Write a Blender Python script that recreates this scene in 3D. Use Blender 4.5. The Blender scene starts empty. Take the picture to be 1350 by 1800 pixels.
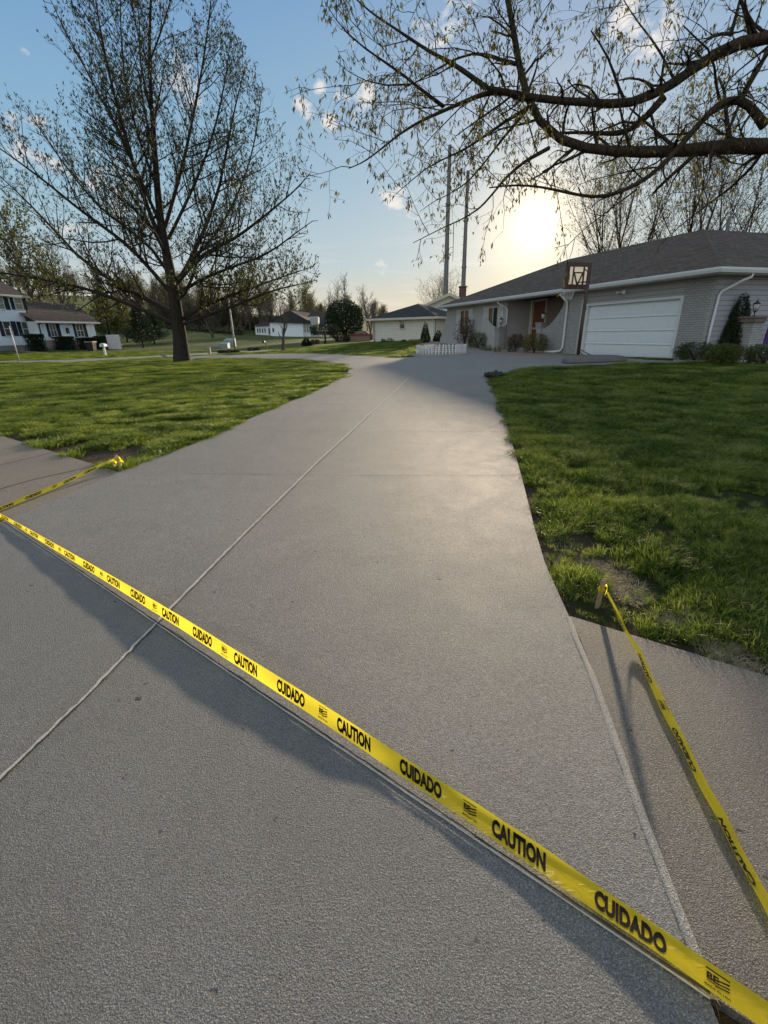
import bpy, bmesh, math, random
import numpy as np
from mathutils import Vector, Matrix
from mathutils.geometry import delaunay_2d_cdt

# ---------------------------------------------------------------- camera, sun, sky, exposure
SC = bpy.context.scene
COL = SC.collection
F = 800.0; PITCH = math.radians(21.5); ROLL = math.radians(-1.15); H = 1.55
_cp, _sp = math.cos(PITCH), math.sin(PITCH); _c, _s = math.cos(ROLL), math.sin(ROLL)
_Rz = np.array([[_c, -_s, 0], [_s, _c, 0], [0, 0, 1]])
UPV = _Rz @ np.array([0, -_cp, -_sp]); FWV = _Rz @ np.array([0, -_sp, _cp]); RTV = _Rz @ np.array([1, 0, 0])
cam_d = bpy.data.cameras.new('camera'); cam = bpy.data.objects.new('camera', cam_d); COL.objects.link(cam)
X = (RTV[0], FWV[0], UPV[0]); Y = tuple(-v for v in (RTV[1], FWV[1], UPV[1])); Z = tuple(-v for v in (RTV[2], FWV[2], UPV[2]))
cam.matrix_world = Matrix(((X[0], Y[0], Z[0], 0), (X[1], Y[1], Z[1], 0), (X[2], Y[2], Z[2], H), (0, 0, 0, 1)))
cam_d.sensor_fit = 'VERTICAL'; cam_d.sensor_height = 36; cam_d.lens = F / 1800 * 36
cam_d.clip_start = 0.05; cam_d.clip_end = 6000
SC.camera = cam

SUN_AZ, SUN_EL = math.radians(16.65), math.radians(10.0)
S = Vector((math.sin(SUN_AZ) * math.cos(SUN_EL), math.cos(SUN_AZ) * math.cos(SUN_EL), math.sin(SUN_EL)))
sl = bpy.data.lights.new('sun', 'SUN'); sl.energy = 5.0; sl.angle = math.radians(1.8); sl.color = (1.0, 0.80, 0.56)
sun = bpy.data.objects.new('sun', sl); COL.objects.link(sun)
sun.rotation_euler = S.to_track_quat('Z', 'Y').to_euler()

W = bpy.data.worlds.new('World'); SC.world = W; W.use_nodes = True
def build_sky():
    nt = W.node_tree; N = nt.nodes; L = nt.links; N.clear()
    def n(t, **k):
        o = N.new(t)
        for a, b in k.items(): setattr(o, a, b)
        return o
    def m(op, a, b=None, c=None, clamp=False):
        o = n('ShaderNodeMath', operation=op); o.use_clamp = clamp
        for i, v in enumerate((a, b, c)):
            if v is None: continue
            if isinstance(v, (int, float)): o.inputs[i].default_value = v
            else: L.new(v, o.inputs[i])
        return o.outputs[0]
    def mix(f, a, b, bt='MIX'):
        o = n('ShaderNodeMix', data_type='RGBA', blend_type=bt)
        for i, v in ((0, f), (6, a), (7, b)):
            if isinstance(v, (int, float)): o.inputs[i].default_value = v
            elif isinstance(v, tuple): o.inputs[i].default_value = v + (1,)
            else: L.new(v, o.inputs[i])
        return o.outputs[2]
    sky = n('ShaderNodeTexSky', sky_type='NISHITA'); sky.sun_disc = False
    sky.sun_elevation = SUN_EL; sky.sun_rotation = SUN_AZ; sky.air_density = 1.0; sky.dust_density = 0.6; sky.ozone_density = 1.4
    tc = n('ShaderNodeTexCoord'); d = tc.outputs['Generated']
    vn = n('ShaderNodeVectorMath', operation='NORMALIZE'); L.new(d, vn.inputs[0]); d = vn.outputs[0]
    dot = n('ShaderNodeVectorMath', operation='DOT_PRODUCT'); L.new(d, dot.inputs[0]); dot.inputs[1].default_value = S
    c = m('MAXIMUM', dot.outputs['Value'], 0.0)
    ang = m('MULTIPLY', m('ARCCOSINE', m('MINIMUM', c, 1.0)), 57.2958)       # degrees from the sun
    sep = n('ShaderNodeSeparateXYZ'); L.new(d, sep.inputs[0]); z = sep.outputs[2]
    # circumsolar aureole of hazy evening air
    a1 = m('EXPONENT', m('MULTIPLY', ang, -1 / 1.05)); a2 = m('EXPONENT', m('MULTIPLY', ang, -1 / 6.0)); a3 = m('EXPONENT', m('MULTIPLY', ang, -1 / 20.0))
    hs = n('ShaderNodeHueSaturation'); L.new(sky.outputs[0], hs.inputs['Color']); hs.inputs['Saturation'].default_value = 1.12; hs.inputs['Value'].default_value = SKY_GAIN
    col = hs.outputs[0]
    rp = n('ShaderNodeValToRGB'); L.new(m('MAXIMUM', z, 0.0), rp.inputs[0]); el = rp.color_ramp.elements
    stops = [(0, (4.9, 4.4, 3.3)), (.05, (4.5, 4.3, 3.5)), (.12, (3.0, 3.9, 4.3)), (.25, (1.85, 3.15, 4.3)), (.45, (1.1, 2.25, 3.9)), (.60, (1.2, 2.35, 3.8)), (1, (2.9, 3.0, 3.1))]  # last stop is added fill: unseen zenith brightened to lift the ground light
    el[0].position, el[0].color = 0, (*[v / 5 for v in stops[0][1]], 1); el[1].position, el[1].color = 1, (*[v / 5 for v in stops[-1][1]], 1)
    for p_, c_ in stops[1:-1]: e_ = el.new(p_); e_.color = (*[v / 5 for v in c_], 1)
    sc5 = n('ShaderNodeVectorMath', operation='SCALE'); L.new(rp.outputs[0], sc5.inputs[0]); sc5.inputs['Scale'].default_value = 5.0
    dim = n('ShaderNodeVectorMath', operation='MINIMUM'); L.new(col, dim.inputs[0]); dim.inputs[1].default_value = (3.6, 3.0, 2.4)
    col = mix(0.86, dim.outputs[0], sc5.outputs[0])
    def add(col, f, rgb, k):
        sc = n('ShaderNodeVectorMath', operation='SCALE'); sc.inputs[0].default_value = tuple(v * k for v in rgb); L.new(f, sc.inputs['Scale'])
        ad = n('ShaderNodeVectorMath', operation='ADD'); L.new(col, ad.inputs[0]); L.new(sc.outputs[0], ad.inputs[1]); return ad.outputs[0]
    col = add(col, a1, (1.0, .86, .50), 13.0); col = add(col, m('EXPONENT', m('MULTIPLY', ang, -1 / 2.4)), (1.0, .66, .22), 4.0)
    col = add(col, a2, (1.0, .62, .18), 4.6)
    col = add(col, a3, (1.0, .75, .40), .6)
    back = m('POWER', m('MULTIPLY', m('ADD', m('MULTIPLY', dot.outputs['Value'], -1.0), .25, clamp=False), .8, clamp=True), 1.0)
    col = add(col, back, (1.0, .95, .86), SKY_BACK)          # added fill glow in the unseen sky behind the viewer, lifts the shade
    # clouds: small fair-weather puffs in their own patches of sky, thin streaks low down
    mp = n('ShaderNodeMapping'); L.new(d, mp.inputs[0]); mp.inputs['Scale'].default_value = (30, 30, 50)
    no = n('ShaderNodeTexNoise'); L.new(mp.outputs[0], no.inputs[0]); no.inputs['Scale'].default_value = 1.0; no.inputs['Detail'].default_value = 7; no.inputs['Roughness'].default_value = .58
    tot = None
    for (px, py, rx, w) in SKY_PUFFS:
        v = pix_dir(px, py)
        dt = n('ShaderNodeVectorMath', operation='DOT_PRODUCT'); L.new(d, dt.inputs[0]); dt.inputs[1].default_value = v
        g = m('SUBTRACT', 1.0, m('DIVIDE', m('SUBTRACT', 1.0, dt.outputs['Value']), 1 - math.cos(math.radians(rx * .8))), clamp=False)
        g = m('MULTIPLY', m('MAXIMUM', g, 0.0), w)
        tot = g if tot is None else m('MAXIMUM', tot, g)
    puff = m('MULTIPLY', m('SUBTRACT', m('ADD', no.outputs[0], m('MULTIPLY', tot, .45)), .74), 5.0, clamp=True)
    puff = m('MULTIPLY', puff, m('MINIMUM', m('MULTIPLY', tot, 3.0), 1.0))
    mp2 = n('ShaderNodeMapping'); L.new(d, mp2.inputs[0]); mp2.inputs['Scale'].default_value = (5, 5, 85); mp2.inputs['Location'].default_value = (3.1, 0, 0)
    n2 = n('ShaderNodeTexNoise'); L.new(mp2.outputs[0], n2.inputs[0]); n2.inputs['Scale'].default_value = 1.3; n2.inputs['Detail'].default_value = 5
    band = m('MULTIPLY', m('MULTIPLY', m('SUBTRACT', z, .015), 22.0, clamp=True), m('MULTIPLY', m('SUBTRACT', .17, z), 12.0, clamp=True))
    st = m('MULTIPLY', m('MULTIPLY', m('SUBTRACT', n2.outputs[0], .53), 5.0, clamp=True), m('MULTIPLY', band, .6))
    cl = m('MAXIMUM', puff, st)
    ccol = add(add(mix(0.0, (4.6, 4.5, 4.4), (0, 0, 0)), a3, (1.0, .8, .55), 3.0), a1, (1, .9, .7), 40.0)
    col = mix(m('MULTIPLY', cl, .85), col, ccol)
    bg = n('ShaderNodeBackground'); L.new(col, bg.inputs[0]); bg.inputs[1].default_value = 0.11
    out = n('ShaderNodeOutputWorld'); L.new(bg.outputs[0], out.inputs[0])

def ray(px, py):
    d = np.array([(px - 675) / F, (py - 900) / F, 1.0]); return np.array([d @ RTV, d @ FWV, d @ UPV])
def pix_dir(px, py):
    r = ray(px, py); return tuple(r / np.linalg.norm(r))
CAM = np.array([0, 0, H])
def gz(px, py, z=0.0):                     # where the view ray meets height z
    r = ray(px, py); return CAM + r * ((z - H) / r[2])
def aty(px, py, yy):                       # where it meets the vertical plane y = yy
    r = ray(px, py); return CAM + r * (yy / r[1])
SKY_PUFFS = [(536, 188, 1.7, 1.0), (580, 214, 1.5, 1.0), (563, 154, 1.1, .8), (600, 164, 1.7, .8), (645, 170, 2.2, .9), (625, 215, 1.4, .6), (690, 350, 2.6, .9), (730, 362, 2.0, .7),
             (760, 60, 3.0, .7), (800, 20, 3.5, .7), (320, 150, 3.5, .8), (200, 330, 4.0, .8), (60, 260, 4.0, .8), (12, 50, .9, .5), (45, 90, 1.0, .55), (1120, 30, 4.0, .7), (1160, 60, 3.5, .8), (420, 330, 3.0, .6), (120, 420, 5, .6), (670, 465, 2.0, .7)]
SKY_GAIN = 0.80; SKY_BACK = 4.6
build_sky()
vs = SC.view_settings; vs.view_transform = 'Standard'; vs.look = 'None'; vs.gamma = 1.0; vs.exposure = 0.54
try: vs.use_curve_mapping = False
except Exception: pass
SC.render.film_transparent = False
SC.cycles.max_bounces = 6; SC.cycles.transparent_max_bounces = 12
SC.cycles.use_denoising = True

rng = np.random.default_rng(7); random.seed(7)

# ---------------------------------------------------------------- terrain
CTL = [(-12, -8, 0), (0, -8, 0), (12, -8, 0), (-14, 0, 0), (-7, 0, 0), (0, 0, 0), (4, 0, 0), (-3.3, 5.6, 0), (1, 2.2, 0), (1.8, 4, .0), (1.9, 6.2, .02), (-6.6, 7.9, 0), (-3, 8, .0), (-14, 8, 0), (-3, 3, 0), (0, 3, 0),
       (5, 2, .02), (9, 0, .05), (-13.5, 31, .1), (-20, 32, .1), (-24, 42, .15), (-18, 60, .12), (-12, 53, .1), (-10, 50, .1), (-30, 44, .2), (-36, 56, .55), (-42, 56, 1.25), (-60, 52, 1.3), (-33, 67, .5),
       (-1.4, 46, .70), (5, 45, .73), (3, 24, .42), (-1.4, 20, .2), (-5, 24, .15), (-6, 40, .2), (-3.3, 32, .3), (1.5, 14, .15), (3.4, 15, .25), (7.2, 17.5, .37), (10.6, 16.3, .42), (9.2, 22, .42),
       (8, 27, .5), (5.6, 34, .68), (4.4, 38, .72), (12, 10, .25), (6, 8, .1), (10, 4, .08), (20, 15, .45), (30, 8, .4), (20, 30, .6), (12, 30, .55), (14, 45, .8), (-10, 15, .02), (-20, 20, .05), (-35, 30, .1), (-60, 30, .2), (-9, 8, 0)]
for px, py, yy in [(185, 533, 170), (95, 524, 170), (0, 518, 170), (-150, 520, 170), (300, 574, 105), (240, 585, 85), (390, 588, 95), (430, 590, 100), (500, 591, 105), (580, 592, 105), (640, 594, 112), (700, 592, 120), (850, 585, 130), (1100, 578, 130), (1400, 575, 120), (190, 522, 300), (0, 516, 300), (350, 562, 230), (500, 576, 230), (650, 582, 260), (900, 578, 260), (1300, 570, 260)]:
    p = aty(px, py, yy); CTL.append((p[0], p[1], p[2]))
for x in (-1200, -500, 0, 500, 1200): CTL += [(x, 1500, 9), (x, -900, 0)]
CTL = np.array(CTL, float)
def _phi(d2): return np.sqrt(d2 + 4.0)
_A = _phi(((CTL[:, None, :2] - CTL[None, :, :2]) ** 2).sum(-1))
_m = len(CTL); _P = np.c_[np.ones(_m), CTL[:, :2] / 100]
_K = np.block([[_A - np.eye(_m) * .15, _P], [_P.T, np.zeros((3, 3))]])
_w = np.linalg.solve(_K, np.r_[CTL[:, 2], 0, 0, 0])
def terr(x, y):
    x = np.asarray(x, float); y = np.asarray(y, float); sh = x.shape; x = x.ravel(); y = y.ravel(); out = np.empty(len(x))
    for i in range(0, len(x), 20000):
        q = np.c_[x[i:i + 20000], y[i:i + 20000]]
        out[i:i + 20000] = _phi(((q[:, None] - CTL[None, :, :2]) ** 2).sum(-1)) @ _w[:_m] + np.c_[np.ones(len(q)), q / 100] @ _w[_m:]
    return out.reshape(sh)
def T(x, y): return float(terr(np.array([x]), np.array([y]))[0])
def G(px, py, off=0.0, hi=400.0):           # where the view ray meets the terrain
    r = ray(px, py); ts = np.geomspace(.5, hi, 900); P = CAM[None] + r[None] * ts[:, None]
    h = P[:, 2] - off - terr(P[:, 0], P[:, 1]); k = np.argmax(h < 0)
    if h[k] >= 0: k = len(ts) - 1
    a, b = ts[max(k - 1, 0)], ts[k]
    for _ in range(30):
        c = (a + b) / 2; p = CAM + r * c
        if p[2] - off - T(p[0], p[1]) < 0: b = c
        else: a = c
    return CAM + r * b

# ---------------------------------------------------------------- helpers
def tag(o, label=None, cat=None, group=None, kind=None):
    for k, v in (('label', label), ('category', cat), ('group', group), ('kind', kind)):
        if v: o[k] = v
    return o
def empty(name, loc, label=None, cat=None, group=None):
    o = bpy.data.objects.new(name, None); COL.objects.link(o); o.location = tuple(loc); o.empty_display_size = .2
    return tag(o, label, cat, group)
def planar_uv(me):
    nf = len(me.polygons); nl = len(me.loops)
    if nf == 0: return
    nrm = np.empty(nf * 3, 'f'); me.polygons.foreach_get('normal', nrm); nrm = nrm.reshape(-1, 3)
    tot = np.empty(nf, 'i'); me.polygons.foreach_get('loop_total', tot)
    vi = np.empty(nl, 'i'); me.loops.foreach_get('vertex_index', vi)
    co = np.empty(len(me.vertices) * 3, 'f'); me.vertices.foreach_get('co', co); co = co.reshape(-1, 3)
    t = np.c_[-nrm[:, 1], nrm[:, 0], np.zeros(nf)]; ln = np.linalg.norm(t, axis=1); flat = ln < .12
    t[flat] = (1, 0, 0); ln[flat] = 1; t /= ln[:, None]
    b = np.cross(nrm, t); b[flat] = (0, 1, 0)
    f = np.repeat(np.arange(nf), tot); p = co[vi]
    uv = np.c_[(p * t[f]).sum(1), (p * b[f]).sum(1)].astype('f')
    lay = me.uv_layers.new(name='UVMap'); lay.data.foreach_set('uv', uv.ravel())
class MB:
    def __init__(s, tf=None): s.v = []; s.f = []; s.tf = tf
    def add(s, vs, fs):
        b = len(s.v)
        s.v += [tuple(s.tf(*p)) if s.tf else tuple(p) for p in vs]; s.f += [tuple(b + i for i in f) for f in fs]; return s
    def box(s, a, b):
        (x0, y0, z0), (x1, y1, z1) = a, b
        return s.add([(x0, y0, z0), (x1, y0, z0), (x1, y1, z0), (x0, y1, z0), (x0, y0, z1), (x1, y0, z1), (x1, y1, z1), (x0, y1, z1)],
                     [(0, 3, 2, 1), (4, 5, 6, 7), (0, 1, 5, 4), (1, 2, 6, 5), (2, 3, 7, 6), (3, 0, 4, 7)])
    def tube(s, pts, r, k=10, cap=True):
        pts = [Vector(p) for p in pts]; n = len(pts); rr = r if isinstance(r, (list, tuple)) else [r] * n; V = []; Fs = []
        prev = None
        for i, p in enumerate(pts):
            t = (pts[min(i + 1, n - 1)] - pts[max(i - 1, 0)]).normalized()
            u = (prev - t * prev.dot(t)) if prev else (Vector((0, 0, 1)) if abs(t.z) < .9 else Vector((1, 0, 0))).cross(t)
            u.normalize(); prev = u; w = t.cross(u)
            for j in range(k):
                a = 2 * math.pi * j / k; V.append(tuple(p + (u * math.cos(a) + w * math.sin(a)) * rr[i]))
        for i in range(n - 1):
            for j in range(k): Fs.append((i * k + j, i * k + (j + 1) % k, (i + 1) * k + (j + 1) % k, (i + 1) * k + j))
        if cap: Fs += [tuple(reversed(range(k))), tuple(range((n - 1) * k, n * k))]
        return s.add(V, Fs)
    def lathe(s, c, prof, k=14):
        V = []; Fs = []
        for (r, z) in prof:
            for j in range(k):
                a = 2 * math.pi * j / k; V.append((c[0] + r * math.cos(a), c[1] + r * math.sin(a), c[2] + z))
        for i in range(len(prof) - 1):
            for j in range(k): Fs.append((i * k + j, i * k + (j + 1) % k, (i + 1) * k + (j + 1) % k, (i + 1) * k + j))
        Fs += [tuple(reversed(range(k))), tuple(range((len(prof) - 1) * k, len(prof) * k))]
        return s.add(V, Fs)
    def prism(s, poly, a, b, axis='y'):     # polygon in (x, z), extruded between a and b along y
        n = len(poly); V = [(x, a, z) for x, z in poly] + [(x, b, z) for x, z in poly] if axis == 'y' else [(a, y, z) for y, z in poly] + [(b, y, z) for y, z in poly]
        return s.add(V, [tuple(range(n)), tuple(reversed(range(n, 2 * n)))] + [(i, (i + 1) % n, n + (i + 1) % n, n + i) for i in range(n)])
    def build(s, name, mat, parent=None, smooth=False, bevel=0):
        o0 = np.array(parent.matrix_world_loc if False else world_loc(parent)) if parent else np.zeros(3)
        if len(s.v): vv = np.array(s.v) - o0
        else: vv = []
        me = bpy.data.meshes.new(name); me.from_pydata([tuple(p) for p in vv], [], s.f); me.validate(); me.update()
        bm = bmesh.new(); bm.from_mesh(me); bmesh.ops.recalc_face_normals(bm, faces=bm.faces)
        if bevel: bmesh.ops.bevel(bm, geom=bm.edges[:], offset=bevel, segments=1, affect='EDGES', clamp_overlap=True)
        bm.to_mesh(me); bm.free(); planar_uv(me)
        return link_mesh(name, me, mat, parent, smooth)
def world_loc(o):
    v = Vector((0, 0, 0))
    while o is not None: v += Vector(o.location); o = o.parent
    return v
def link_mesh(name, me, mat, parent=None, smooth=False):
    if mat: me.materials.append(mat)
    if smooth: me.polygons.foreach_set('use_smooth', np.ones(len(me.polygons), bool))
    o = bpy.data.objects.new(name, me); COL.objects.link(o)
    if parent: o.parent = parent
    return o
def np_mesh(name, V, quads=None, tris=None):
    me = bpy.data.meshes.new(name); V = np.asarray(V, 'f'); me.vertices.add(len(V)); me.vertices.foreach_set('co', V.ravel())
    li = []; st = []; n = 0; tot = []
    if quads is not None and len(quads): q = np.asarray(quads, 'i'); li.append(q.ravel()); st.append(np.arange(len(q)) * 4 + n); n += q.size
    if tris is not None and len(tris): q = np.asarray(tris, 'i'); li.append(q.ravel()); st.append(np.arange(len(q)) * 3 + n); n += q.size
    li = np.concatenate(li); st = np.concatenate(st)
    me.loops.add(len(li)); me.loops.foreach_set('vertex_index', li.astype('i')); me.polygons.add(len(st)); me.polygons.foreach_set('loop_start', st.astype('i'))
    me.update(calc_edges=True); return me
def copy_tree(o, parent=None):
    c = o.copy(); COL.objects.link(c); c.parent = parent
    for ch in list(o.children): copy_tree(ch, c)
    return c
def inside(poly, x, y):
    poly = np.asarray(poly)[:, :2]; r = np.zeros(x.shape, bool); j = len(poly) - 1
    for i in range(len(poly)):
        xi, yi = poly[i]; xj, yj = poly[j]
        with np.errstate(divide='ignore', invalid='ignore'): r ^= ((yi > y) != (yj > y)) & (x < (xj - xi) * (y - yi) / (yj - yi + 1e-12) + xi)
        j = i
    return r
def poly_dist(poly, x, y):
    poly = np.asarray(poly)[:, :2]; d = np.full(x.shape, 1e9)
    for i in range(len(poly)):
        a = poly[i - 1]; b = poly[i]; ab = b - a; t = np.clip(((x - a[0]) * ab[0] + (y - a[1]) * ab[1]) / (ab @ ab + 1e-12), 0, 1)
        d = np.minimum(d, np.hypot(x - a[0] - ab[0] * t, y - a[1] - ab[1] * t))
    return d

# ---------------------------------------------------------------- materials
def mat(name): 
    m = bpy.data.materials.new(name); m.use_nodes = True; m.node_tree.nodes.clear(); return m
class NT:
    def __init__(s, m): s.t = m.node_tree; s.N = s.t.nodes; s.L = s.t.links
    def n(s, t, ins=None, **k):
        o = s.N.new(t)
        for a, b in k.items(): setattr(o, a, b)
        for a, v in (ins or {}).items(): s.set(o.inputs[a], v)
        return o
    def set(s, i, v):
        if isinstance(v, bpy.types.NodeSocket): s.L.new(v, i)
        elif isinstance(v, tuple) and len(v) == 3 and i.type == 'RGBA': i.default_value = v + (1,)
        else: i.default_value = v
    def m(s, op, *a, clamp=False):
        o = s.n('ShaderNodeMath', operation=op); o.use_clamp = clamp
        for i, v in enumerate(a): s.set(o.inputs[i], v)
        return o.outputs[0]
    def mix(s, f, a, b, bt='MIX'):
        o = s.n('ShaderNodeMix', data_type='RGBA', blend_type=bt)
        for i, v in ((0, f), (6, a), (7, b)): s.set(o.inputs[i], v)
        return o.outputs[2]
    def noise(s, sc, det=4, rough=.55, vec=None, dist=0):
        o = s.n('ShaderNodeTexNoise', {'Scale': sc, 'Detail': det, 'Roughness': rough, 'Distortion': dist})
        s.set(o.inputs['Vector'], vec if vec is not None else s.pos()); return o.outputs[0]
    def pos(s):
        if not hasattr(s, '_p'): s._p = s.n('ShaderNodeNewGeometry').outputs['Position']
        return s._p
    def uv(s): return s.n('ShaderNodeTexCoord').outputs['UV']
    def ramp(s, f, stops):
        o = s.n('ShaderNodeValToRGB'); s.L.new(f, o.inputs[0]); e = o.color_ramp.elements
        e[0].position = stops[0][0]; e[0].color = stops[0][1] + (1,); e[1].position = stops[-1][0]; e[1].color = stops[-1][1] + (1,)
        for p, c in stops[1:-1]: q = e.new(p); q.color = c + (1,)
        return o.outputs[0]
    def bump(s, h, st=.3, d=.01, nrm=None):
        o = s.n('ShaderNodeBump', {'Strength': st, 'Distance': d, 'Height': h})
        if nrm is not None: s.L.new(nrm, o.inputs['Normal'])
        return o.outputs[0]
    def out(s, sh): o = s.n('ShaderNodeOutputMaterial'); s.L.new(sh, o.inputs[0])
    def pbr(s, col, rough=.6, nrm=None, metal=0, spec=.5, **k):
        o = s.n('ShaderNodeBsdfPrincipled', {'Base Color': col, 'Roughness': rough, 'Metallic': metal, 'Specular IOR Level': spec, **k})
        if nrm is not None: s.L.new(nrm, o.inputs['Normal'])
        return o.outputs[0]
def simple(name, col, rough=.6, metal=0, var=.12, sc=6, bump=0, spec=.5, bsc=60):
    m = mat(name); t = NT(m); f = t.noise(sc, 5)
    c = t.mix(f, tuple(v * (1 - var) for v in col), tuple(min(1, v * (1 + var)) for v in col))
    nr = t.bump(t.noise(bsc, 4), bump, .005) if bump else None
    t.out(t.pbr(c, rough, nr, metal, spec)); return m
def concrete(name, c0, c1, warm=(.36, .30, .23), wamt=.25, grain=1.0, streak=None):
    m = mat(name); t = NT(m)
    big = t.noise(.45, 5, .6); mid = t.noise(3.2, 6, .65); fine = t.noise(150, 3, .75); sp = t.noise(330, 2, .6)
    vor = t.n('ShaderNodeTexVoronoi', {'Scale': 230.0, 'Vector': t.pos()}).outputs['Distance']
    base = t.mix(t.m('MULTIPLY_ADD', mid, .9, .05), c0, c1)
    base = t.mix(t.m('MULTIPLY', t.m('SUBTRACT', big, .46), 3.0 * wamt, clamp=True), base, warm)
    # stretched trowel / tyre marks
    mp = t.n('ShaderNodeMapping', {'Vector': t.pos(), 'Rotation': (0, 0, -.12), 'Scale': (2.6, .35, 1)})
    st = t.noise(1.0, 6, .6, mp.outputs[0]); base = t.mix(t.m('MULTIPLY', t.m('SUBTRACT', st, .5), 1.6, clamp=True), base, tuple(v * .55 for v in c0))
    mpb = t.n('ShaderNodeMapping', {'Vector': t.pos(), 'Rotation': (0, 0, -.10), 'Scale': (1.5, 28, 1)}); broom = t.noise(3.0, 5, .7, mpb.outputs[0])
    base = t.mix(t.m('MULTIPLY', t.m('SUBTRACT', broom, .48), 1.3, clamp=True), base, tuple(v * .72 for v in c0))
    blot = t.noise(1.3, 7, .72, dist=.6); base = t.mix(t.m('MULTIPLY', t.m('SUBTRACT', blot, .52), 3.2, clamp=True), base, tuple(v * .66 for v in c0)); base = t.mix(t.m('MULTIPLY', t.m('SUBTRACT', t.noise(2.1, 6, .7), .60), 3.0, clamp=True), base, tuple(min(1, v * 1.18) for v in c1))
    cw = t.noise(4.5, 4, .6); base = t.mix(t.m('MULTIPLY', t.m('SUBTRACT', cw, .55), 2.5, clamp=True), base, t.mix(1.0, base, (1.04, .93, .80), 'MULTIPLY')); base = t.mix(t.m('MULTIPLY', t.m('SUBTRACT', .45, cw), 2.5, clamp=True), base, t.mix(1.0, base, (.90, .95, 1.02), 'MULTIPLY')); sp3 = t.noise(55, 3, .6); base = t.mix(t.m('MULTIPLY', t.m('SUBTRACT', sp3, .48), 2.6, clamp=True), base, tuple(v * .40 for v in c0)); rs = t.m('MULTIPLY', t.m('SUBTRACT', t.noise(2.6, 5, .7, dist=1.0), .62), 3.5, clamp=True); base = t.mix(t.m('MULTIPLY', rs, .45), base, (.22, .15, .095)); dk = t.m('MULTIPLY', t.m('SUBTRACT', t.noise(1.1, 8, .75, dist=.6), .47), 5.0, clamp=True); base = t.mix(t.m('MULTIPLY', dk, .42), base, t.mix(1.0, base, (.50, .51, .53), 'MULTIPLY')); lt = t.m('MULTIPLY', t.m('SUBTRACT', t.noise(3.7, 7, .75, dist=.8), .53), 6.0, clamp=True); base = t.mix(t.m('MULTIPLY', lt, .35), base, t.mix(1.0, base, (1.4, 1.38, 1.33), 'MULTIPLY'))
    sxy = t.n('ShaderNodeSeparateXYZ', {0: t.pos()}); pan = t.m('ADD', t.m('FLOOR', t.m('DIVIDE', t.m('SUBTRACT', sxy.outputs[1], .85), 2.15)), t.m('MULTIPLY', t.m('GREATER_THAN', t.m('SUBTRACT', sxy.outputs[0], t.m('MULTIPLY_ADD', sxy.outputs[1], .155, -1.68)), 0), 17.0)); wn = t.n('ShaderNodeTexWhiteNoise', noise_dimensions='1D'); t.L.new(pan, wn.inputs['W']); base = t.mix(t.m('MULTIPLY', wn.outputs[0], .42), base, tuple(v * .55 for v in c1))
    if streak:                             # old tyre scuff running diagonally over the slab
        (ax, ay), (bx, by) = streak; L2_ = (bx - ax) ** 2 + (by - ay) ** 2; sx = t.n('ShaderNodeSeparateXYZ', {0: t.pos()}); X_, Y_ = sx.outputs[0], sx.outputs[1]
        cr = t.m('ABSOLUTE', t.m('ADD', t.m('ADD', t.m('MULTIPLY', t.m('SUBTRACT', X_, ax), -(by - ay) / math.sqrt(L2_)), t.m('MULTIPLY', t.m('SUBTRACT', Y_, ay), (bx - ax) / math.sqrt(L2_))), t.m('MULTIPLY', t.m('SUBTRACT', t.noise(.9, 2), .5), .25)))
        al = t.m('DIVIDE', t.m('ADD', t.m('MULTIPLY', t.m('SUBTRACT', X_, ax), bx - ax), t.m('MULTIPLY', t.m('SUBTRACT', Y_, ay), by - ay)), L2_)
        mk = t.m('MULTIPLY', t.m('MULTIPLY', t.m('SUBTRACT', .05, cr), 30, clamp=True), t.m('MULTIPLY', t.m('SUBTRACT', .5, t.m('ABSOLUTE', t.m('SUBTRACT', al, .5))), 5, clamp=True)); mk = t.m('MULTIPLY', mk, t.m('MULTIPLY', t.m('SUBTRACT', t.noise(6, 4), .3), 1.5, clamp=True))
        base = t.mix(t.m('MULTIPLY', mk, 1.0), base, tuple(v * .42 for v in c0))
    base = t.mix(t.m('MULTIPLY', t.m('SUBTRACT', fine, .38), 2.6, clamp=True), tuple(v * .36 for v in c0), base)
    base = t.mix(t.m('MULTIPLY', t.m('SUBTRACT', sp, .58), 5.0, clamp=True), base, (.70, .67, .62))
    pit = t.m('MULTIPLY', t.m('SUBTRACT', t.noise(22, 2, .4), .735), 14.0, clamp=True)
    base = t.mix(pit, base, (.05, .045, .04))
    h = t.m('ADD', t.m('MULTIPLY', broom, .12 * grain), t.m('MULTIPLY', t.m('MULTIPLY', fine, 1.0), t.m('MULTIPLY_ADD', blot, 1.7, .1))); h = t.m('ADD', t.m('MULTIPLY', h, 1.0), t.m('ADD', t.m('MULTIPLY', vor, .5), t.m('MULTIPLY', mid, .3)))
    h = t.m('SUBTRACT', h, t.m('MULTIPLY', pit, .8))
    nb = t.bump(h, 1.0, .0058 * grain)
    t.out(t.pbr(base, t.m('MULTIPLY_ADD', mid, .2, .62), nb, spec=.32)); return m
M = {}
M['drive'] = concrete('drive_concrete', (.31, .298, .278), (.49, .468, .432), (.52, .465, .385), .25, 1.0, ((-1.86, 2.75), (-.15, 1.6)))
M['walk'] = concrete('sidewalk_concrete', (.33, .27, .205), (.48, .40, .31), (.48, .38, .27), .35)
M['walkr'] = concrete('sidewalk_aggregate', (.24, .212, .185), (.41, .365, .315), (.42, .36, .29), .3, 1.3)
M['apron'] = concrete('apron_concrete', (.275, .27, .26), (.44, .43, .412), (.42, .385, .335), .2, 1.2)
M['seam'] = simple('joint_dust', (.44, .40, .34), .9, var=.35, sc=40, bump=.5)
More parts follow.
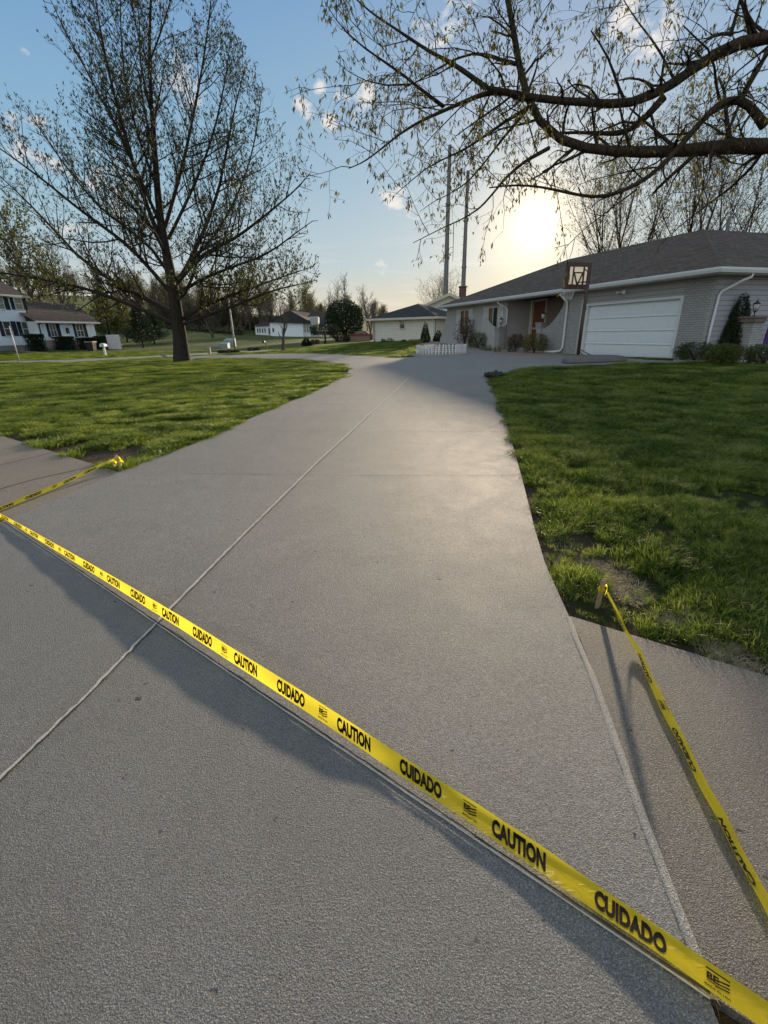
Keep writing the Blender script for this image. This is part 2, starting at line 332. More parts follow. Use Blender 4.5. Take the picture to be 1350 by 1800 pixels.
M['crack'] = simple('joint_gap', (.035, .033, .03), .95, var=.3, sc=40)
M['lip'] = concrete('slurry_lip', (.52, .49, .44), (.72, .69, .63), (.45, .40, .33), .3, 1.2)
M['road'] = simple('road_asphalt', (.16, .155, .15), .85, var=.2, sc=3, bump=.4)
M['dirt'] = simple('dirt', (.065, .045, .03), .95, var=.5, sc=18, bump=1.0, bsc=40)
def ground_mat():
    m = mat('ground_turf'); t = NT(m)
    a = t.noise(.35, 6, .6); b = t.noise(5, 6, .7); c = t.noise(45, 4, .7)
    g = t.mix(b, (.035, .048, .010), (.10, .125, .025)); g = t.mix(t.m('MULTIPLY', t.m('SUBTRACT', a, .45), 2.0, clamp=True), g, (.12, .14, .03))
    g = t.mix(t.m('MULTIPLY', t.m('SUBTRACT', c, .55), 3.0, clamp=True), g, (.03, .03, .012))
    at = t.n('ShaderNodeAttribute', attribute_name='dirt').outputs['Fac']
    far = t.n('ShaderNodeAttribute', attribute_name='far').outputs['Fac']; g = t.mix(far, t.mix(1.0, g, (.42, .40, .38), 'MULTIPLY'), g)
    df = t.m('ADD', at, t.m('MULTIPLY', t.m('SUBTRACT', b, .5), .5), clamp=True)
    d = t.mix(c, (.030, .020, .013), (.105, .072, .048))
    g = t.mix(df, g, d)
    t.out(t.pbr(g, .95, t.bump(t.m('ADD', b, c), .9, .05), spec=.2)); return m
M['ground'] = ground_mat()
def leafy(name, cols, tr=.45, rough=.55, sc=.6, obj=True):
    m = mat(name); t = NT(m)
    r = t.n('ShaderNodeObjectInfo').outputs['Random']; f = t.noise(sc, 3); f2 = t.noise(sc * 14, 2)
    k = t.m('ADD', t.m('MULTIPLY', f2, .6), t.m('ADD', t.m('MULTIPLY', f, .5), t.m('MULTIPLY', r, .35))) if obj else t.m('ADD', t.m('MULTIPLY', f2, .7), t.m('MULTIPLY', f, .6))
    k = t.m('MULTIPLY', t.m('SUBTRACT', k, .40), 2.0, clamp=True)
    c = t.ramp(k, [(i / (len(cols) - 1), c) for i, c in enumerate(cols)])
    tc = t.mix(1.0, c, (1.25, 1.35, .55), 'MULTIPLY')
    a = t.pbr(c, rough, spec=.35); b = t.n('ShaderNodeBsdfTranslucent', {'Color': tc}).outputs[0]
    mx = t.n('ShaderNodeMixShader', {0: tr}); t.L.new(a, mx.inputs[1]); t.L.new(b, mx.inputs[2]); t.out(mx.outputs[0]); return m
M['grass'] = leafy('grass_blades', [(.011, .026, .005), (.040, .072, .011), (.125, .170, .026), (.29, .31, .10)], .55, .42, 1.2)
M['straw'] = leafy('dry_thatch', [(.16, .12, .07), (.30, .24, .15), (.42, .36, .25)], .3, .8, 2)
M['budleaf'] = leafy('bud_leaf', [(.018, .022, .009), (.038, .044, .013), (.075, .078, .022)], .25, .6, 1.5, False)
M['catkin'] = leafy('young_leaf', [(.032, .029, .012), (.075, .065, .02), (.16, .13, .04)], .55, .6, 2.5, False)
M['budleaf2'] = leafy('fresh_leaf', [(.04, .043, .014), (.075, .08, .024), (.125, .125, .04)], .45, .6, 1.5)
M['needle'] = leafy('needle', [(.008, .016, .008), (.018, .032, .014), (.035, .055, .02)], .15, .6, 2)
M['needle2'] = leafy('yellow_needle', [(.05, .055, .015), (.09, .095, .025), (.14, .13, .04)], .2, .6, 2)
M['brush'] = leafy('brush', [(.03, .026, .018), (.06, .052, .03), (.08, .085, .035)], .15, .8, .15, False)
M['boxwood'] = leafy('shrub_leaf', [(.018, .032, .008), (.045, .065, .014), (.10, .115, .025)], .25, .5, 3)
M['shrub_gold'] = leafy('shrub_gold_leaf', [(.08, .075, .018), (.16, .14, .03), (.27, .22, .05)], .35, .6, 3)
M['shrub_red'] = leafy('shrub_red_leaf', [(.06, .03, .025), (.11, .06, .045), (.16, .10, .07)], .3, .6, 3)
M['shrub_dark'] = leafy('hedge_leaf', [(.008, .014, .008), (.018, .026, .012), (.03, .04, .02)], .15, .6, 3)
def bark_mat(name, c0, c1, sc=1.0):
    m = mat(name); t = NT(m)
    mp = t.n('ShaderNodeMapping', {'Vector': t.pos(), 'Scale': (9 * sc, 9 * sc, 1.6 * sc)})
    a = t.noise(2.2, 6, .65, mp.outputs[0]); b = t.noise(30, 4, .6)
    c = t.mix(t.m('MULTIPLY', t.m('SUBTRACT', a, .35), 3, clamp=True), c0, c1)
    t.out(t.pbr(c, .9, t.bump(t.m('ADD', a, t.m('MULTIPLY', b, .3)), 1.0, .03), spec=.2)); return m
M['bark'] = bark_mat('dark_bark', (.014, .011, .008), (.055, .043, .034))
M['bark2'] = bark_mat('brown_bark', (.018, .012, .008), (.080, .056, .036), 2)
M['bark3'] = bark_mat('grey_bark', (.05, .042, .035), (.13, .11, .09), .6)
def siding(name, col, pitch=.115, rough=.55, dark=.55):
    m = mat(name); t = NT(m); sep = t.n('ShaderNodeSeparateXYZ', {0: t.uv()}); v = sep.outputs[1]
    fr = t.m('FRACT', t.m('DIVIDE', v, pitch)); ln = t.m('MULTIPLY', t.m('SUBTRACT', .14, fr), 9, clamp=True)
    f = t.noise(3, 4); c = t.mix(f, tuple(x * .9 for x in col), tuple(x * 1.08 for x in col)); c = t.mix(t.m('MULTIPLY', ln, dark), c, tuple(x * .25 for x in col))
    t.out(t.pbr(c, rough, t.bump(t.m('SUBTRACT', 1.0, fr), 1.0, .012), spec=.35)); return m
def brick(name, c1, c2, mortar, sc=1.0, bmp=.6):
    m = mat(name); t = NT(m)
    b = t.n('ShaderNodeTexBrick', {'Vector': t.uv(), 'Color1': c1, 'Color2': c2, 'Mortar': mortar, 'Scale': 1.0, 'Mortar Size': .008, 'Brick Width': .22 * sc, 'Row Height': .075 * sc, 'Mortar Smooth': .3})
    f = t.noise(5, 5); c = t.mix(f, t.mix(1.0, b.outputs[0], (.82, .82, .82), 'MULTIPLY'), b.outputs[0])
    t.out(t.pbr(c, .8, t.bump(t.m('SUBTRACT', t.m('ADD', t.noise(60, 3), 1.0), t.m('MULTIPLY', b.outputs[1], 1.5)), bmp, .008), spec=.3)); return m
def shingle(name, c0, c1):
    m = mat(name); t = NT(m)
    b = t.n('ShaderNodeTexBrick', {'Vector': t.uv(), 'Color1': c0, 'Color2': c1, 'Mortar': tuple(x * .3 for x in c0), 'Scale': 1.0, 'Mortar Size': .006, 'Brick Width': .30, 'Row Height': .14, 'Bias': -.1})
    f = t.noise(2, 6, .7); g = t.noise(120, 2)
    c = t.mix(f, t.mix(1.0, b.outputs[0], (.6, .6, .6), 'MULTIPLY'), b.outputs[0]); c = t.mix(t.m('MULTIPLY', g, .5), c, t.mix(1.0, c, (.5, .5, .5), 'MULTIPLY'))
    t.out(t.pbr(c, .9, t.bump(t.m('SUBTRACT', g, b.outputs[1]), .8, .01), spec=.2)); return m
M['roof'] = shingle('roof_shingle', (.115, .088, .068), (.20, .155, .125))
M['roof2'] = shingle('roof_shingle_dark', (.05, .05, .055), (.09, .088, .09))
M['roofb'] = shingle('roof_shingle_brown', (.07, .055, .05), (.12, .10, .09))
M['brick_paint'] = brick('painted_brick', (.38, .365, .34), (.32, .308, .29), (.22, .212, .20), 1.0, .8)
M['brick_taupe'] = brick('taupe_brick', (.24, .185, .15), (.19, .145, .12), (.13, .11, .095), 1.0, .5)
M['stucco'] = simple('painted_wall', (.37, .355, .335), .85, var=.08, sc=3, bump=.3)
M['siding_grey'] = siding('grey_siding', (.34, .32, .305), .16, .55, .75)
M['siding_blue'] = siding('blue_grey_siding', (.33, .32, .35), .16, .55, 1.0)
M['siding_white'] = siding('white_siding', (.78, .81, .84), .13, .5, .3)
M['siding_cream'] = siding('cream_siding', (.66, .63, .54), .2, .5, .6)
M['white'] = simple('white_paint', (.58, .58, .56), .45, var=.05)
M['trimgrey'] = simple('grey_trim', (.42, .39, .36), .5, var=.06)
M['cream'] = simple('cream_trim', (.55, .50, .40), .5, var=.05)
M['door_white'] = simple('garage_door_white', (.68, .70, .71), .4, var=.04)
M['glass'] = simple('dark_window_glass', (.03, .035, .04), .08, var=.2, spec=.8)
M['glass_green'] = simple('green_window_glass', (.10, .16, .13), .12, var=.2, spec=.8)
M['navy'] = simple('navy_shutter', (.012, .014, .024), .5, var=.2)
M['orange_door'] = simple('rust_red_door', (.15, .045, .022), .55, var=.12)
M['brown'] = simple('curtain_brown', (.18, .10, .06), .7, var=.3, sc=20)
M['steel'] = simple('weathered_steel', (.16, .155, .155), .7, .2, var=.3, sc=2)
M['black'] = simple('black_metal', (.02, .018, .017), .45, .3, var=.2)
M['brownmetal'] = simple('brown_metal', (.06, .028, .02), .5, .2, var=.25)
M['basegrey'] = simple('dark_grey_plastic', (.10, .095, .09), .5, var=.3, sc=9, bump=.3)
M['plasticgrey'] = simple('grey_plastic', (.22, .21, .20), .6, var=.25, sc=9, bump=.3)
M['wood'] = bark_mat('raw_wood', (.38, .26, .13), (.62, .46, .27), 3)
M['oldwood'] = bark_mat('weathered_wood', (.13, .08, .05), (.26, .17, .10), 3)
M['purple'] = simple('purple_cloth', (.045, .012, .13), .7, var=.3, sc=8)
M['utility'] = simple('utility_box_green', (.20, .27, .25), .5, var=.1)
M['mulch'] = simple('mulch', (.20, .16, .13), .95, var=.6, sc=60, bump=1.0, bsc=90)
M['gravel'] = simple('white_gravel', (.40, .37, .34), .9, var=.6, sc=70, bump=1.0, bsc=90)
M['redbrick'] = brick('red_brick', (.17, .075, .05), (.13, .06, .045), (.2, .16, .14), 1.0, .5)
M['fencewhite'] = simple('old_white_picket', (.58, .57, .55), .7, var=.18, sc=14)
M['fencewood'] = bark_mat('fence_wood', (.16, .11, .08), (.27, .19, .13), 2)
M['car'] = simple('maroon_car_paint', (.10, .02, .02), .25, .2, var=.1)
M['lens'] = simple('frosted_lantern_glass', (.45, .42, .36), .2, var=.1)
def acrylic():
    m = mat('clear_backboard'); t = NT(m)
    a = t.n('ShaderNodeBsdfTransparent', {'Color': (.80, .80, .76)}).outputs[0]; b = t.pbr((.75, .78, .76), .15); tr = t.n('ShaderNodeBsdfTranslucent', {'Color': (.8, .82, .78)}).outputs[0]
    x = t.n('ShaderNodeMixShader', {0: .6}); t.L.new(b, x.inputs[1]); t.L.new(tr, x.inputs[2])
    y = t.n('ShaderNodeMixShader', {0: .3}); t.L.new(a, y.inputs[1]); t.L.new(x.outputs[0], y.inputs[2]); t.out(y.outputs[0]); return m
M['acrylic'] = acrylic()
def tape_mat():
    m = mat('yellow_tape'); t = NT(m); f = t.noise(4, 4); g = t.noise(30, 3)
    c = t.mix(f, (.95, .77, .03), (.97, .82, .045)); mp = t.n('ShaderNodeMapping', {'Vector': t.uv(), 'Scale': (3.5, 55, 1)}); cre = t.noise(1.0, 4, .6, mp.outputs[0], 1.2); nb = t.bump(t.m('ADD', t.m('MULTIPLY', cre, .8), t.m('ADD', f, t.m('MULTIPLY', g, .35))), .45, .012); c = t.mix(t.m('MULTIPLY', t.m('SUBTRACT', cre, .55), 1.2, clamp=True), c, (.85, .62, .02))
    a = t.pbr(c, .32, nb, spec=.5); b = t.n('ShaderNodeBsdfTranslucent', {'Color': (1.0, .86, .06)}).outputs[0]
    x = t.n('ShaderNodeMixShader', {0: .78}); t.L.new(a, x.inputs[1]); t.L.new(b, x.inputs[2]); y = t.n('ShaderNodeMixShader', {0: .06}); t.L.new(x.outputs[0], y.inputs[1]); t.L.new(t.n('ShaderNodeBsdfTransparent', {'Color': (.95, .85, .35)}).outputs[0], y.inputs[2]); t.out(y.outputs[0]); return m
M['tape'] = tape_mat()
M['ink'] = simple('black_ink', (.010, .009, .007), .95, var=.2, spec=.1)
# ---------------------------------------------------------------- ground, pavements
def axis(lo, hi, near_lo, near_hi, d0, g):
    a = list(np.arange(near_lo, near_hi, d0)); s = d0; p = a[-1]
    while p < hi: s *= g; p += s; a.append(p)
    s = d0; p = a[0]; b = []
    while p > lo: s *= g; p -= s; b.append(p)
    return np.array(b[::-1] + a)
def P2(*pts): return [tuple(G(x, y, .028)[:2]) for x, y in pts]
DRIVE = P2((9, 917), (22, 911), (209, 829), (240, 818), (300, 796), (345, 779), (400, 753), (450, 731), (500, 710), (545, 691), (580, 675), (605, 660), (613, 652), (611, 645), (600, 640.5), (570, 636), (530, 632.6), (480, 630.6), (430, 629.5), (380, 629.5), (345, 631.5), (330, 633)) + \
    P2((310, 628.5), (345, 626.2), (405, 624), (450, 622.4), (504, 621.2), (560, 621.4), (620, 623.5), (670, 626.5), (705, 628.5), (735, 626)) + \
    [tuple(p) for p in P2((745, 621), (790, 618), (840, 613.5), (868, 616), (868, 621), (900, 626), (957, 626.5), (990, 622), (1025, 626), (1181, 634))] + \
    P2((1190, 636.5), (1130, 637), (1075, 640), (1020, 642), (940, 647), (885, 655), (858, 662), (872, 695), (885, 730), (900, 775), (920, 850), (940, 930), (958, 990), (1002, 1088), (1040, 1180), (1080, 1290), (1130, 1437), (1180, 1570), (1218, 1665), (1247, 1757))
_bc = Vector(DRIVE[-1])
WALK_L = [DRIVE[0], DRIVE[1], DRIVE[2], (-6.64, 7.88), (-16, 14.5), (-17, 13.1), (-7.6, 6.95), (-4.6, 4.72)]
_a = G(1350, 1195)[:2]; _b = G(1002, 1088)[:2]
WALK_R = [tuple(G(x, y)[:2]) for x, y in ((1002, 1088), (1040, 1180), (1080, 1290), (1130, 1437), (1180, 1570), (1218, 1665), (1247, 1757))][::-1] + [(1.06 + .01, 2.2)] + [tuple(_a), (6.0, -1.45), (5.1, -2.65)]
WALK_R = WALK_R[:7] + WALK_R[8:]
APRON = [DRIVE[0], DRIVE[-1], (.74, .38), (.72, .1), (.9, -.6), (1.6, -1.5), (-2.2, -3.6), (-8.2, 2.0), (-6.2, 3.4), (-4.9, 4.3), (-4.6, 4.72)]
ROAD = [tuple(p) for p in P2((-120, 640.5), (0, 638.5), (123, 636.5), (230, 631.5), (330, 626.0), (410, 620.3), (470, 617.5), (520, 615.8), (600, 614.6), (520, 614.6), (470, 615.3), (405, 617.2), (330, 622.2), (230, 627.6), (123, 632), (0, 635.0), (-120, 637.5))]
PAVE = [DRIVE, WALK_L, WALK_R, APRON, ROAD]

gx = axis(-1400, 1400, -9, 9, .15, 1.07); gy = axis(-500, 1600, -.5, 12, .15, 1.07)
XX, YY = np.meshgrid(gx, gy); ZZ = terr(XX, YY)
def vnoise(x, y, s, seed=0):
    r = np.random.default_rng(seed).random((64, 64)); u = x / s; v = y / s; i = np.floor(u).astype(int); j = np.floor(v).astype(int); a = u - i; b = v - j
    a = a * a * (3 - 2 * a); b = b * b * (3 - 2 * b); g = lambda p, q: r[p % 64, q % 64]
    return (g(i, j) * (1 - a) + g(i + 1, j) * a) * (1 - b) + (g(i, j + 1) * (1 - a) + g(i + 1, j + 1) * a) * b
DIRT_SPOTS = [(*G(200, 802)[:2], .75), (*G(165, 797)[:2], .6), (*G(120, 787)[:2], .6), (*G(75, 772)[:2], .5), (*G(235, 790)[:2], .5), (*G(40, 765)[:2], .45), (*G(985, 925)[:2], .16), (*G(1015, 950)[:2], .17), (*G(1055, 1000)[:2], .10), (*G(905, 790)[:2], .2), (*G(925, 860)[:2], .2), (*G(1062, 1050)[:2], .1), (.93, .5, .5), (*G(945, 912)[:2], .2)]
STRAW_SPOTS = [(*G(1062, 1000)[:2], .12), (*G(1085, 1025)[:2], .13), (*G(1105, 1045)[:2], .09), (*G(1190, 1095)[:2], .09), (*G(1240, 1085)[:2], .07), (*G(1270, 1140)[:2], .09), (.95, .48, .25), (*G(1300, 1160)[:2], .12)]
def dirt_at(x, y):
    d = np.zeros(x.shape)
    for (a, b, r) in DIRT_SPOTS: d = np.maximum(d, 1.3 - np.hypot(x - a, y - b) / r)
    near = (np.hypot(x, y) < 22)
    if near.any():
        e = np.minimum(np.minimum(poly_dist(DRIVE, x, y), poly_dist(WALK_L, x, y)), poly_dist(WALK_R, x, y))
        d = np.maximum(d, np.where(near, 1.15 - e / (.05 + .12 * vnoise(x, y, .4, 5) ** 1.5), 0))
    return np.clip(d, 0, 1)
ny, nx = XX.shape; idx = np.arange(nx * ny).reshape(ny, nx)
quads = np.stack([idx[:-1, :-1], idx[:-1, 1:], idx[1:, 1:], idx[1:, :-1]], -1).reshape(-1, 4)
V = np.stack([XX, YY, ZZ - .012 * (np.hypot(XX, YY) < 60)], -1).reshape(-1, 3)
me = np_mesh('ground', V, quads)
at = me.attributes.new('dirt', 'FLOAT', 'POINT'); at.data.foreach_set('value', dirt_at(V[:, 0], V[:, 1]).astype('f'))
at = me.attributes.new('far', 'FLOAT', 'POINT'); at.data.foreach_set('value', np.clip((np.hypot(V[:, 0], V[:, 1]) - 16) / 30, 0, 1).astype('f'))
ground = link_mesh('ground', me, M['ground'], None, True); ground['kind'] = 'structure'

def slab(name, poly, off, m, step=.5, skirt=.12, jit=0):
    P = np.array([p[:2] for p in poly], float); pts = []
    for i in range(len(P)):
        a, b = P[i], P[(i + 1) % len(P)]; k = max(1, int(np.hypot(*(b - a)) / step))
        for j in range(k): pts.append(a + (b - a) * j / k)
    pts = np.array(pts); nb = len(pts)
    x0, y0 = P.min(0); x1, y1 = P.max(0); g = np.stack(np.meshgrid(np.arange(x0, x1, step), np.arange(y0, y1, step)), -1).reshape(-1, 2)
    g = g[inside(P, g[:, 0], g[:, 1])]; g = g[poly_dist(pts, g[:, 0], g[:, 1]) > step * .4]
    al = np.r_[pts, g]
    vs, es, fs, *_ = delaunay_2d_cdt([Vector(p) for p in al], [(i, (i + 1) % nb) for i in range(nb)], [], 1, 1e-5)
    vs = np.array([tuple(v) for v in vs]); z = terr(vs[:, 0], vs[:, 1]) + off
    vv = [(a, b, c) for (a, b), c in zip(vs, z)]; ff = [tuple(f) for f in fs]
    cnt = {}
    for f in ff:
        for i in range(len(f)):
            e = (f[i], f[(i + 1) % len(f)]); cnt[e] = cnt.get(e, 0) + 1
    for (a, b) in [e for e in cnt if (e[1], e[0]) not in cnt]:
        k = len(vv); vv += [(vv[a][0], vv[a][1], vv[a][2] - skirt), (vv[b][0], vv[b][1], vv[b][2] - skirt)]; ff.append((a, k, k + 1, b))
    mb = MB(); mb.v = vv; mb.f = ff; o = mb.build(name, m); o['kind'] = 'structure'; return o
slab('driveway', DRIVE, .030, M['drive'])
slab('sidewalk', WALK_L, .024, M['walk']); slab('sidewalk', WALK_R, .020, M['walkr']); slab('driveway_apron', APRON, .027, M['apron']); slab('road', ROAD, .03, M['road'], 1.5)

def strip(pts, w, off, amp=0.0, seed=0, step=.12, wob=0.0):
    P = np.array([p[:2] for p in pts]); L = np.r_[0, np.cumsum(np.hypot(*np.diff(P, axis=0).T))]; n = max(2, int(L[-1] / step)); s = np.linspace(0, L[-1], n)
    x = np.interp(s, L, P[:, 0]); y = np.interp(s, L, P[:, 1]); r = np.random.default_rng(seed)
    tx, ty = np.gradient(x), np.gradient(y); l = np.hypot(tx, ty); nx_, ny_ = -ty / l, tx / l
    o = (r.random(n) - .5) * wob; x = x + nx_ * o; y = y + ny_ * o
    wa = w / 2 * (1 + amp * (r.random(n) * 2 - 1)); wb = w / 2 * (1 + amp * (r.random(n) * 2 - 1)); z = terr(x, y) + off
    V = [(x[i] - nx_[i] * wa[i], y[i] - ny_[i] * wa[i], z[i]) for i in range(n)] + [(x[i] + nx_[i] * wb[i], y[i] + ny_[i] * wb[i], z[i]) for i in range(n)]
    return V, [(i, i + 1, n + i + 1, n + i) for i in range(n - 1)]
mb = MB()
mb.add(*strip(P2((-560, 1895), (-60, 1432), (0, 1370), (150, 1225), (292, 1078)), .014, .0325, .5, 1, .03, .006)); mb.add(*strip(P2((292, 1078), (420, 948), (560, 810), (650, 727), (720, 662)), .017, .034, .4, 2, .05, .004))
mb.add(*strip([DRIVE[0], DRIVE[-1]], .005, .0345, .4, 3, .05, .001))
o = mb.build('joint_filler', M['seam']); o['kind'] = 'structure'
mb = MB()
a = np.array(DRIVE[0]); b = np.array(DRIVE[-1]); nn = np.array([-(b - a)[1], (b - a)[0]]); nn /= np.linalg.norm(nn)
mb.add(*strip([a + nn * .009, b + nn * .011], .006, .0335, .5, 4, .04, .003))
mb.add(*strip(P2((-560, 1903), (-60, 1437), (0, 1375), (151, 1229), (294, 1081)), .006, .0345, .5, 11, .03, .003)); mb.add(*strip(P2((294, 1081), (423, 950), (563, 811.5), (652.5, 728)), .006, .0352, .5, 12, .05, .003))
for q in (((395, 757), (640, 759), (886, 759)), ((330, 833), (600, 836), (908, 836)), ((500, 712), (700, 708), (876, 706))): mb.add(*strip(P2(*q), .0055, .034, .4, 5, .05, .003))
for q in (((-20, 865), (60, 842), (175, 817)), ((-20, 822), (102, 793))): mb.add(*strip(P2(*q), .014, .028, .4, 6, .05, .004))
mb.add(*strip(P2((1350, 1700), (1262, 1560), (1150, 1440)), .004, .030, .6, 7, .05, .02)) if False else None
o = mb.build('control_joint', M['crack']); o['kind'] = 'structure'
# rough light slurry lip along the slab edge by the right sidewalk
mb = MB(); LP = P2((1000, 1085), (1012, 1120), (1040, 1185), (1062, 1245), (1085, 1310), (1108, 1375), (1130, 1437), (1160, 1515), (1190, 1595), (1222, 1675), (1248, 1757))
P = np.array(LP); L = np.r_[0, np.cumsum(np.hypot(*np.diff(P, axis=0).T))]; n = 120; s = np.linspace(0, L[-1], n); x = np.interp(s, L, P[:, 0]); y = np.interp(s, L, P[:, 1])
tx, ty = np.gradient(x), np.gradient(y); l = np.hypot(tx, ty); nx_, ny_ = -ty / l, tx / l; r = np.random.default_rng(3)
wv = np.convolve(.020 + .014 * r.random(n + 8), np.ones(9) / 9, 'valid'); V = []
for k, (o_, h) in enumerate(((-1, -.03), (-.6, .004), (.4, .004), (1, -.03))):
    V += [(x[i] + nx_[i] * wv[i] * o_ , y[i] + ny_[i] * wv[i] * o_, T(x[i], y[i]) + .030 + h * .8) for i in range(n)]
mb.add(V, [(k * n + i, k * n + i + 1, (k + 1) * n + i + 1, (k + 1) * n + i) for k in range(3) for i in range(n - 1)])
o = mb.build('slab_edge', M['lip'], None, True); o['kind'] = 'structure'

# ---------------------------------------------------------------- grass
def tuft_mesh(name, R, nb, h, w, seed, droop=.6, lie=0.0):
    r = np.random.default_rng(seed); V = []; Q = []; Tn = []
    for i in range(nb):
        a = r.random() * 6.283; rr = R * math.sqrt(r.random()); bx, by = rr * math.cos(a), rr * math.sin(a)
        hh = h * (.55 + .6 * r.random()); lean = (.15 + droop * r.random()) * hh + rr * .5; da = a + (r.random() - .5) * 2.4; dx, dy = math.cos(da), math.sin(da)
        fa = r.random() * 6.283; wx, wy = math.cos(fa) * w / 2, math.sin(fa) * w / 2; z1, z2 = hh * .55, hh * (1 - .25 * droop)
        if lie: z1, z2, lean = hh * .12, hh * .15, hh * .9
        k = len(V)
        V += [(bx - wx, by - wy, -.01), (bx + wx, by + wy, -.01), (bx + dx * lean * .3 + wx * .8, by + dy * lean * .3 + wy * .8, z1), (bx + dx * lean * .3 - wx * .8, by + dy * lean * .3 - wy * .8, z1), (bx + dx * lean, by + dy * lean, z2)]
        Q.append((k, k + 1, k + 2, k + 3)); Tn.append((k + 3, k + 2, k + 4))
    return np_mesh(name, V, Q, Tn)
def tuft_coll(name, specs, m):
    c = bpy.data.collections.new(name)
    for i, (R, nb, h, w, dr, li) in enumerate(specs):
        me = tuft_mesh(name, R, nb, h, w, 50 + i, dr, li); me.materials.append(m); o = bpy.data.objects.new('%s_tuft_%02d' % (name, i), me); c.objects.link(o)
    return c
def scatter(name, coll, x, y, z, scl, nvar, label=None, seed=0):
    r = np.random.default_rng(seed); n = len(x)
    me = bpy.data.meshes.new(name); me.vertices.add(n); me.vertices.foreach_set('co', np.c_[x, y, z].astype('f').ravel())
    for nm, ty, v in (('rot', 'FLOAT', r.random(n) * 6.283), ('scl', 'FLOAT', scl), ('idx', 'INT', r.integers(0, nvar, n))):
        a = me.attributes.new(nm, ty, 'POINT'); a.data.foreach_set('value', v.astype('i' if ty == 'INT' else 'f'))
    o = bpy.data.objects.new(name, me); COL.objects.link(o); o['kind'] = 'stuff'
    if label: o['label'] = label; o['category'] = 'soil' if 'soil' in name else 'grass'
    g = bpy.data.node_groups.new(name, 'GeometryNodeTree'); g.interface.new_socket('Geometry', in_out='INPUT', socket_type='NodeSocketGeometry'); g.interface.new_socket('Geometry', in_out='OUTPUT', socket_type='NodeSocketGeometry')
    N, L = g.nodes, g.links; gi = N.new('NodeGroupInput'); go = N.new('NodeGroupOutput'); ip = N.new('GeometryNodeInstanceOnPoints'); ci = N.new('GeometryNodeCollectionInfo')
    ci.inputs['Collection'].default_value = coll; ci.inputs['Separate Children'].default_value = True; ci.inputs['Reset Children'].default_value = True
    def na(nm, ty): q = N.new('GeometryNodeInputNamedAttribute'); q.data_type = ty; q.inputs['Name'].default_value = nm; return [s for s in q.outputs if s.enabled][0]
    L.new(gi.outputs[0], ip.inputs['Points']); L.new(ci.outputs[0], ip.inputs['Instance']); ip.inputs['Pick Instance'].default_value = True; L.new(na('idx', 'INT'), ip.inputs['Instance Index'])
    cx = N.new('ShaderNodeCombineXYZ'); L.new(na('rot', 'FLOAT'), cx.inputs[2]); L.new(cx.outputs[0], ip.inputs['Rotation']); L.new(na('scl', 'FLOAT'), ip.inputs['Scale']); L.new(ip.outputs[0], go.inputs[0])
    md = o.modifiers.new('scatter', 'NODES'); md.node_group = g; return o
def frame_keep(x, y, z, m=.5):
    q = np.stack([x, y, z - H], -1); d0, d1, d2 = [q @ np.array([RTV[i], FWV[i], UPV[i]]) for i in range(3)]
    dep = np.maximum(d2, .05); u = F * d0 / dep / 675; v = F * d1 / dep / 900; return (d2 > .1) & (np.abs(u) < 1 + m + .6 / dep) & (np.abs(v) < 1 + m + .6 / dep)
HOUSE_KEEP = []            # footprints without turf, filled here and used by the scatter
E1 = gz(1266, 470, 3.25); E3 = gz(774, 538, 3.25); DV = (E3 - E1)[:2]; HL = float(np.hypot(*DV)); DV = DV / HL; NV = np.array([-DV[1], DV[0]])
HC = E1[:2] + .5 * DV - .5 * NV          # front right corner of the house walls; s runs along DV, depth along -NV
def Wp(s, d, z=0.0): return (HC[0] + DV[0] * s - NV[0] * d, HC[1] + DV[1] * s - NV[1] * d, z)
HOUSE_KEEP.append([Wp(s, d)[:2] for s, d in ((-.2, -1.0), (.9, -1.1), (1, -.1), (20, -.3), (20, 10), (-.9, 12), (-.9, -.6))])
BED1 = [tuple(p) for p in P2((868, 621), (900, 626), (957, 626.5), (990, 622), (985, 615), (940, 600), (880, 600), (850, 610))]
BED2 = P2((1183, 634), (1230, 636.5), (1290, 638.5), (1360, 641), (1440, 645), (1440, 632), (1300, 622), (1240, 620), (1190, 628))
BED3 = P2((735, 600), (790, 598), (845, 604), (860, 612), (800, 617), (745, 620))
def grass_zone(n, x0, x1, y0, y1, dmin, dmax, seed, gap=.02, kx=True):
    r = np.random.default_rng(seed); x = x0 + (x1 - x0) * r.random(n); y = y0 + (y1 - y0) * r.random(n); d = np.hypot(x, y); k = (d >= dmin) & (d < dmax); x, y = x[k], y[k]
    z = terr(x, y); k = frame_keep(x, y, z); x, y, z = x[k], y[k], z[k]
    bad = np.zeros(x.shape, bool)
    for p in PAVE + HOUSE_KEEP + [BED1, BED2, BED3]: bad |= inside(p, x, y)
    x, y, z = x[~bad], y[~bad], z[~bad]
    if dmin < 25:
        e = np.minimum(np.minimum(np.minimum(poly_dist(DRIVE, x, y), poly_dist(WALK_L, x, y)), poly_dist(WALK_R, x, y)), poly_dist(APRON, x, y))
        k = e > gap + .05 * vnoise(x, y, .3, 9); x, y, z = x[k], y[k], z[k]
    return x, y, z
M['grass_far'] = M['grass']
c1 = tuft_coll('lawn', [(.045, 42, .062, .0034, .7, 0), (.05, 48, .052, .0034, .9, 0), (.04, 36, .075, .0036, .6, 0), (.055, 44, .045, .0032, 1.0, 0)], M['grass'])
c2 = tuft_coll('lawn_mid', [(.11, 95, .065, .006, .8, 0), (.12, 100, .055, .006, .9, 0), (.10, 85, .08, .0065, .6, 0)], M['grass'])
c3 = tuft_coll('lawn_far', [(.30, 150, .075, .014, .8, 0), (.32, 160, .06, .014, .9, 0), (.28, 150, .09, .015, .7, 0)], M['grass'])
